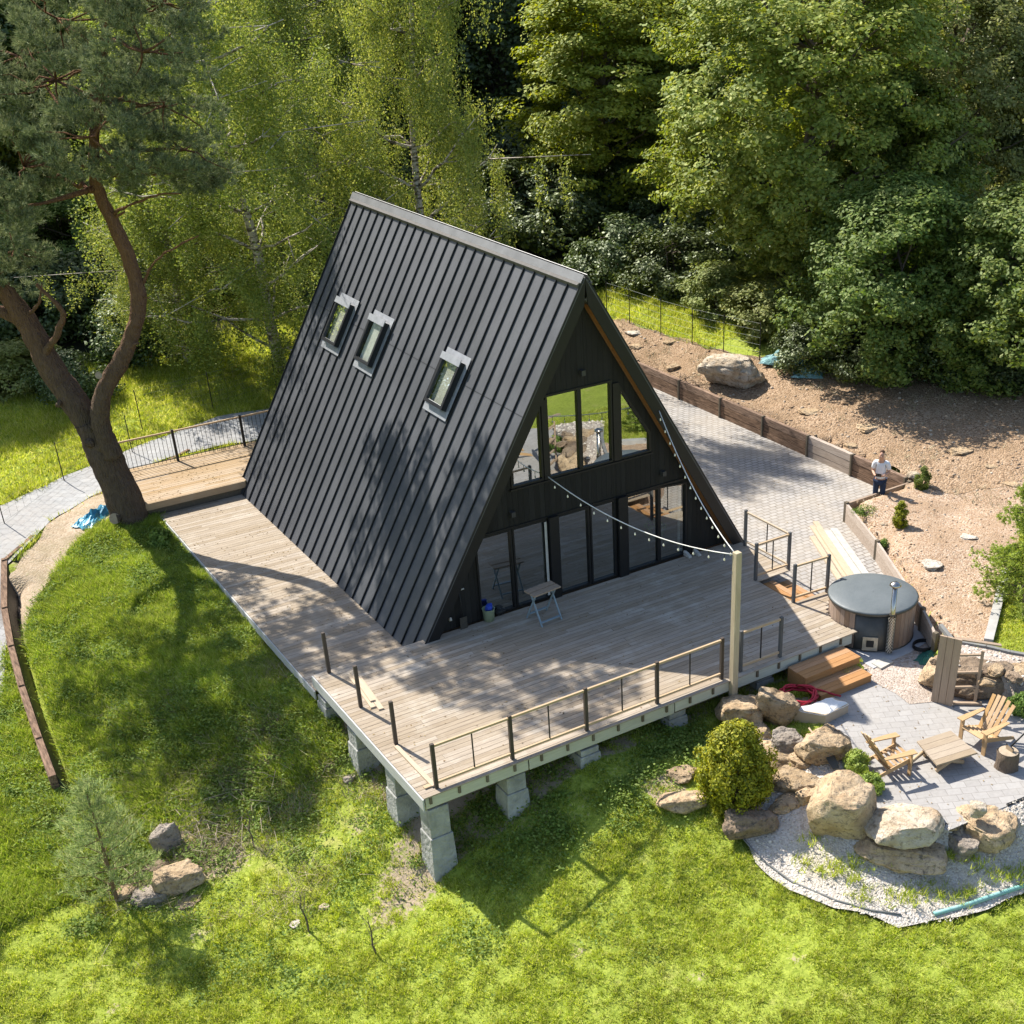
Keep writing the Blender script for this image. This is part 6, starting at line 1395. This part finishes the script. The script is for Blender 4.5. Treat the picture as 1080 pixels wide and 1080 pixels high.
def litter_bits(n, x0, x1, y0, y1, z):
    P = np.c_[rng.uniform(x0, x1, n), rng.uniform(y0, y1, n), np.full(n, z)]; k = np.array([nz(P[:, 0], P[:, 1], 1.6)+.5*nz(P[:, 0], P[:, 1], 4.1)])[0] > -.25; P = P[k]; return leafquads(P, np.array([0, 0, 1])+rng.normal(size=P.shape)*.12, .022*rng.uniform(.4, 1.5, len(P)), .5)
A_ = [litter_bits(600, -7.1, -4.9, .3, 11.7, -.391), litter_bits(700, -7.1, 3.3, -5.15, .1, .009), litter_bits(500, -7.8, -4.9, 11.95, 14.7, .009), litter_bits(900, 4.6, 10.2, -1.5, 16, -.366), litter_bits(300, -1, 4.2, -10.5, -6.5, -.54)]
A_ = [(v, f) for v, f in A_]; off_ = np.cumsum([0]+[len(v) for v, f in A_])
tag(link_mesh('fallen_leaves', np_mesh('fallen_leaves', np.concatenate([v for v, f in A_]), quads=np.concatenate([f+o for (v, f), o in zip(A_, off_)])), stonemat('leaf_litter', [(.12, .07, .035), (.22, .14, .06), (.3, .22, .1), (.08, .055, .03)])), 'fallen leaves and needles strewn over decks and paving', None, None, 'stuff')
# tufts growing in the pebbles
PT_ = [gp(u, v, .03) for u, v in [(861, 888), (893, 915), (902, 925), (850, 912), (946, 948), (962, 942), (985, 938), (1004, 945), (1020, 940), (1043, 920), (1062, 920), (1075, 925), (1000, 900), (1022, 905), (880, 912), (912, 905), (870, 918), (930, 905), (977, 905), (908, 945)]]
X = np.array([tuple(p) for p in PT_]); X = np.repeat(X, 24, 0); X[:, :2] += rng.normal(size=(len(X), 2))*.17
V1, F1 = blades(X[:, 0], X[:, 1], X[:, 2], np.full(len(X), .15), .010, 6, .03, .5)
tag(link_mesh('pebble_weeds', np_mesh('pebble_weeds', V1, tris=F1), ML_GRASS), 'grass tufts sprouting through the white pebbles', None, None, 'stuff')
# plant in the pot
V1, F1 = leafquads(np.array(pc)+np.array([0, 0, .62])+unit(rng.normal(size=(160, 3)))*np.cbrt(rng.uniform(0, 1, (160, 1)))*.3-np.array(wloc(pot)), rng.normal(size=(160, 3))+np.array([0, 0, .8]), .06*rng.uniform(.6, 1.2, 160), .5)
link_mesh('foliage', np_mesh('foliage', V1, quads=F1), ML_WEED, pot)
# ------------------------------------------------------------------ person
hp = at(931, 475, 1.40); pz = -.378
person = thing('person', 'person in a white t-shirt and dark jeans looking down at a phone behind the wall', 'person', (hp.x, hp.y, pz), None, math.atan2(CAM[1]-hp.y, CAM[0]-hp.x)-math.pi/2-.15)
MT_SKIN = plain('skin', (.50, .29, .20), (.45, .25, .17), 8, .55, bump=0); MT_SHIRT = plain('white_shirt', (.74, .74, .76), (.64, .65, .68), 9, .85, bump=.5, bd=.02)
MT_JEANS = plain('dark_denim', (.03, .045, .085), (.02, .03, .06), 9, .85, bump=.4); MT_HAIR = plain('brown_hair', (.11, .055, .03), (.07, .035, .02), 14, .7); MT_SHOE = plain('dark_shoe', (.05, .05, .055), rough=.6)
def skin(name, V, E_, RD, mt, sub=2, root=0):
    me = bpy.data.meshes.new(name); me.from_pydata(V, E_, []); o = bpy.data.objects.new(name, me); COL.objects.link(o)
    md = o.modifiers.new('skin', 'SKIN'); md.use_smooth_shade = True; md.branch_smoothing = .4
    for k, r_ in enumerate(RD):
        s = me.skin_vertices[0].data[k]; s.radius = r_ if hasattr(r_, '__len__') else (r_, r_); s.use_root = (k == root)
    sb_ = o.modifiers.new('sub', 'SUBSURF'); sb_.levels = sub; sb_.render_levels = sub
    bpy.context.view_layer.update(); ev = o.evaluated_get(bpy.context.evaluated_depsgraph_get()); m2 = bpy.data.meshes.new_from_object(ev); bpy.data.objects.remove(o); bpy.data.meshes.remove(me)
    m2.name = name; m2.materials.clear(); m2.materials.append(mt)
    for p in m2.polygons: p.use_smooth = True
    return link_mesh(name, m2, mt, person)
V = [(0, 0, .96), (0, .005, 1.12), (0, .01, 1.30), (0, 0, 1.46), (0, .02, 1.54), (0, .05, 1.61), (0, .06, 1.69), (0, .045, 1.755)]
Rr = [(.14, .10), (.13, .095), (.15, .105), (.075, .065), (.055, .055), (.072, .085), (.078, .098), (.05, .06)]
E_ = [(0, 1), (1, 2), (2, 3), (3, 4), (4, 5), (5, 6), (6, 7)]
def addv(p, r_, par): V.append(p); Rr.append(r_); E_.append((par, len(V)-1)); return len(V)-1
addv((0, .155, 1.645), .012, 5)
for s in (-1, 1):
    a = addv((s*.17, 0, 1.43), .062, 3); a = addv((s*.225, -.03, 1.16), .042, a); a = addv((s*.12, .22, 1.13), .03, a); pm = addv((s*.075, .295, 1.155), (.034, .018), a)
    for k, (dx, ln) in enumerate(((.02, .075), (.007, .088), (-.007, .082), (-.02, .064))):
        f1 = addv((s*(.06+dx*.4)-s*.03, .335, 1.17+dx), .0085, pm); f2 = addv((s*(.02+dx*.3), .345+ln*.12, 1.185+dx), .008, f1)
    th = addv((s*.075, .325, 1.195), .0095, pm); addv((s*.045, .36, 1.21), .0085, th)
    h_ = addv((s*.09, 0, .90), (.085, .085), 0); k_ = addv((s*.10, .02, .50), .06, h_); an = addv((s*.105, -.02, .10), .042, k_); addv((s*.115, .12, .035), .034, an)
skin('body', V, E_, Rr, MT_SKIN, 2)
V = [(0, 0, .93), (0, .005, 1.10), (0, .01, 1.30), (0, 0, 1.45)]; Rr = [(.165, .125), (.155, .12), (.172, .13), (.09, .08)]; E_ = [(0, 1), (1, 2), (2, 3)]
for s in (-1, 1): a = addv((s*.175, 0, 1.425), .082, 3); addv((s*.215, -.022, 1.22), .068, a)
skin('shirt', V, E_, Rr, MT_SHIRT, 2)
V = [(0, 0, .97)]; Rr = [(.155, .115)]; E_ = []
for s in (-1, 1): a = addv((s*.092, 0, .88), (.098, .1), 0); a = addv((s*.10, .02, .50), .076, a); addv((s*.105, -.015, .09), .064, a)
skin('jeans', V, E_, Rr, MT_JEANS, 2)
for s in (-1, 1):
    V = [(s*.105, -.05, .045), (s*.108, .04, .045), (s*.115, .15, .035)]; Rr = [.045, .05, .04]; E_ = [(0, 1), (1, 2)]; skin('shoe', V, E_, Rr, MT_SHOE, 1)
V = [(0, .02, 1.70), (0, .03, 1.755), (0, .075, 1.77)]; Rr = [(.083, .09), (.078, .082), (.055, .045)]; E_ = [(0, 1), (1, 2)]; skin('hair', V, E_, Rr, MT_HAIR, 2)
mb = MB(); f_ = Matrix.Rotation(person.rotation_euler.z, 3, 'Z'); q0 = person.location
MBp = MB().box(-.075, .075, .345, .355, 1.15, 1.235); me = bpy.data.meshes.new('phone'); me.from_pydata(MBp.v, [], MBp.f)
ph = link_mesh('phone', me, MT_IRON); ph.location = q0; ph.rotation_euler = person.rotation_euler; tag(ph, 'dark phone held by the person in the white t-shirt', 'phone')
for s in (-1, 1):
    mb = MB().lathe((s*.03, .148, 1.675), [(.002, -.008), (.008, 0), (.002, .008)], 6); me = bpy.data.meshes.new('eye'); me.from_pydata(mb.v, [], mb.f); link_mesh('eye', me, MT_IRON, person)
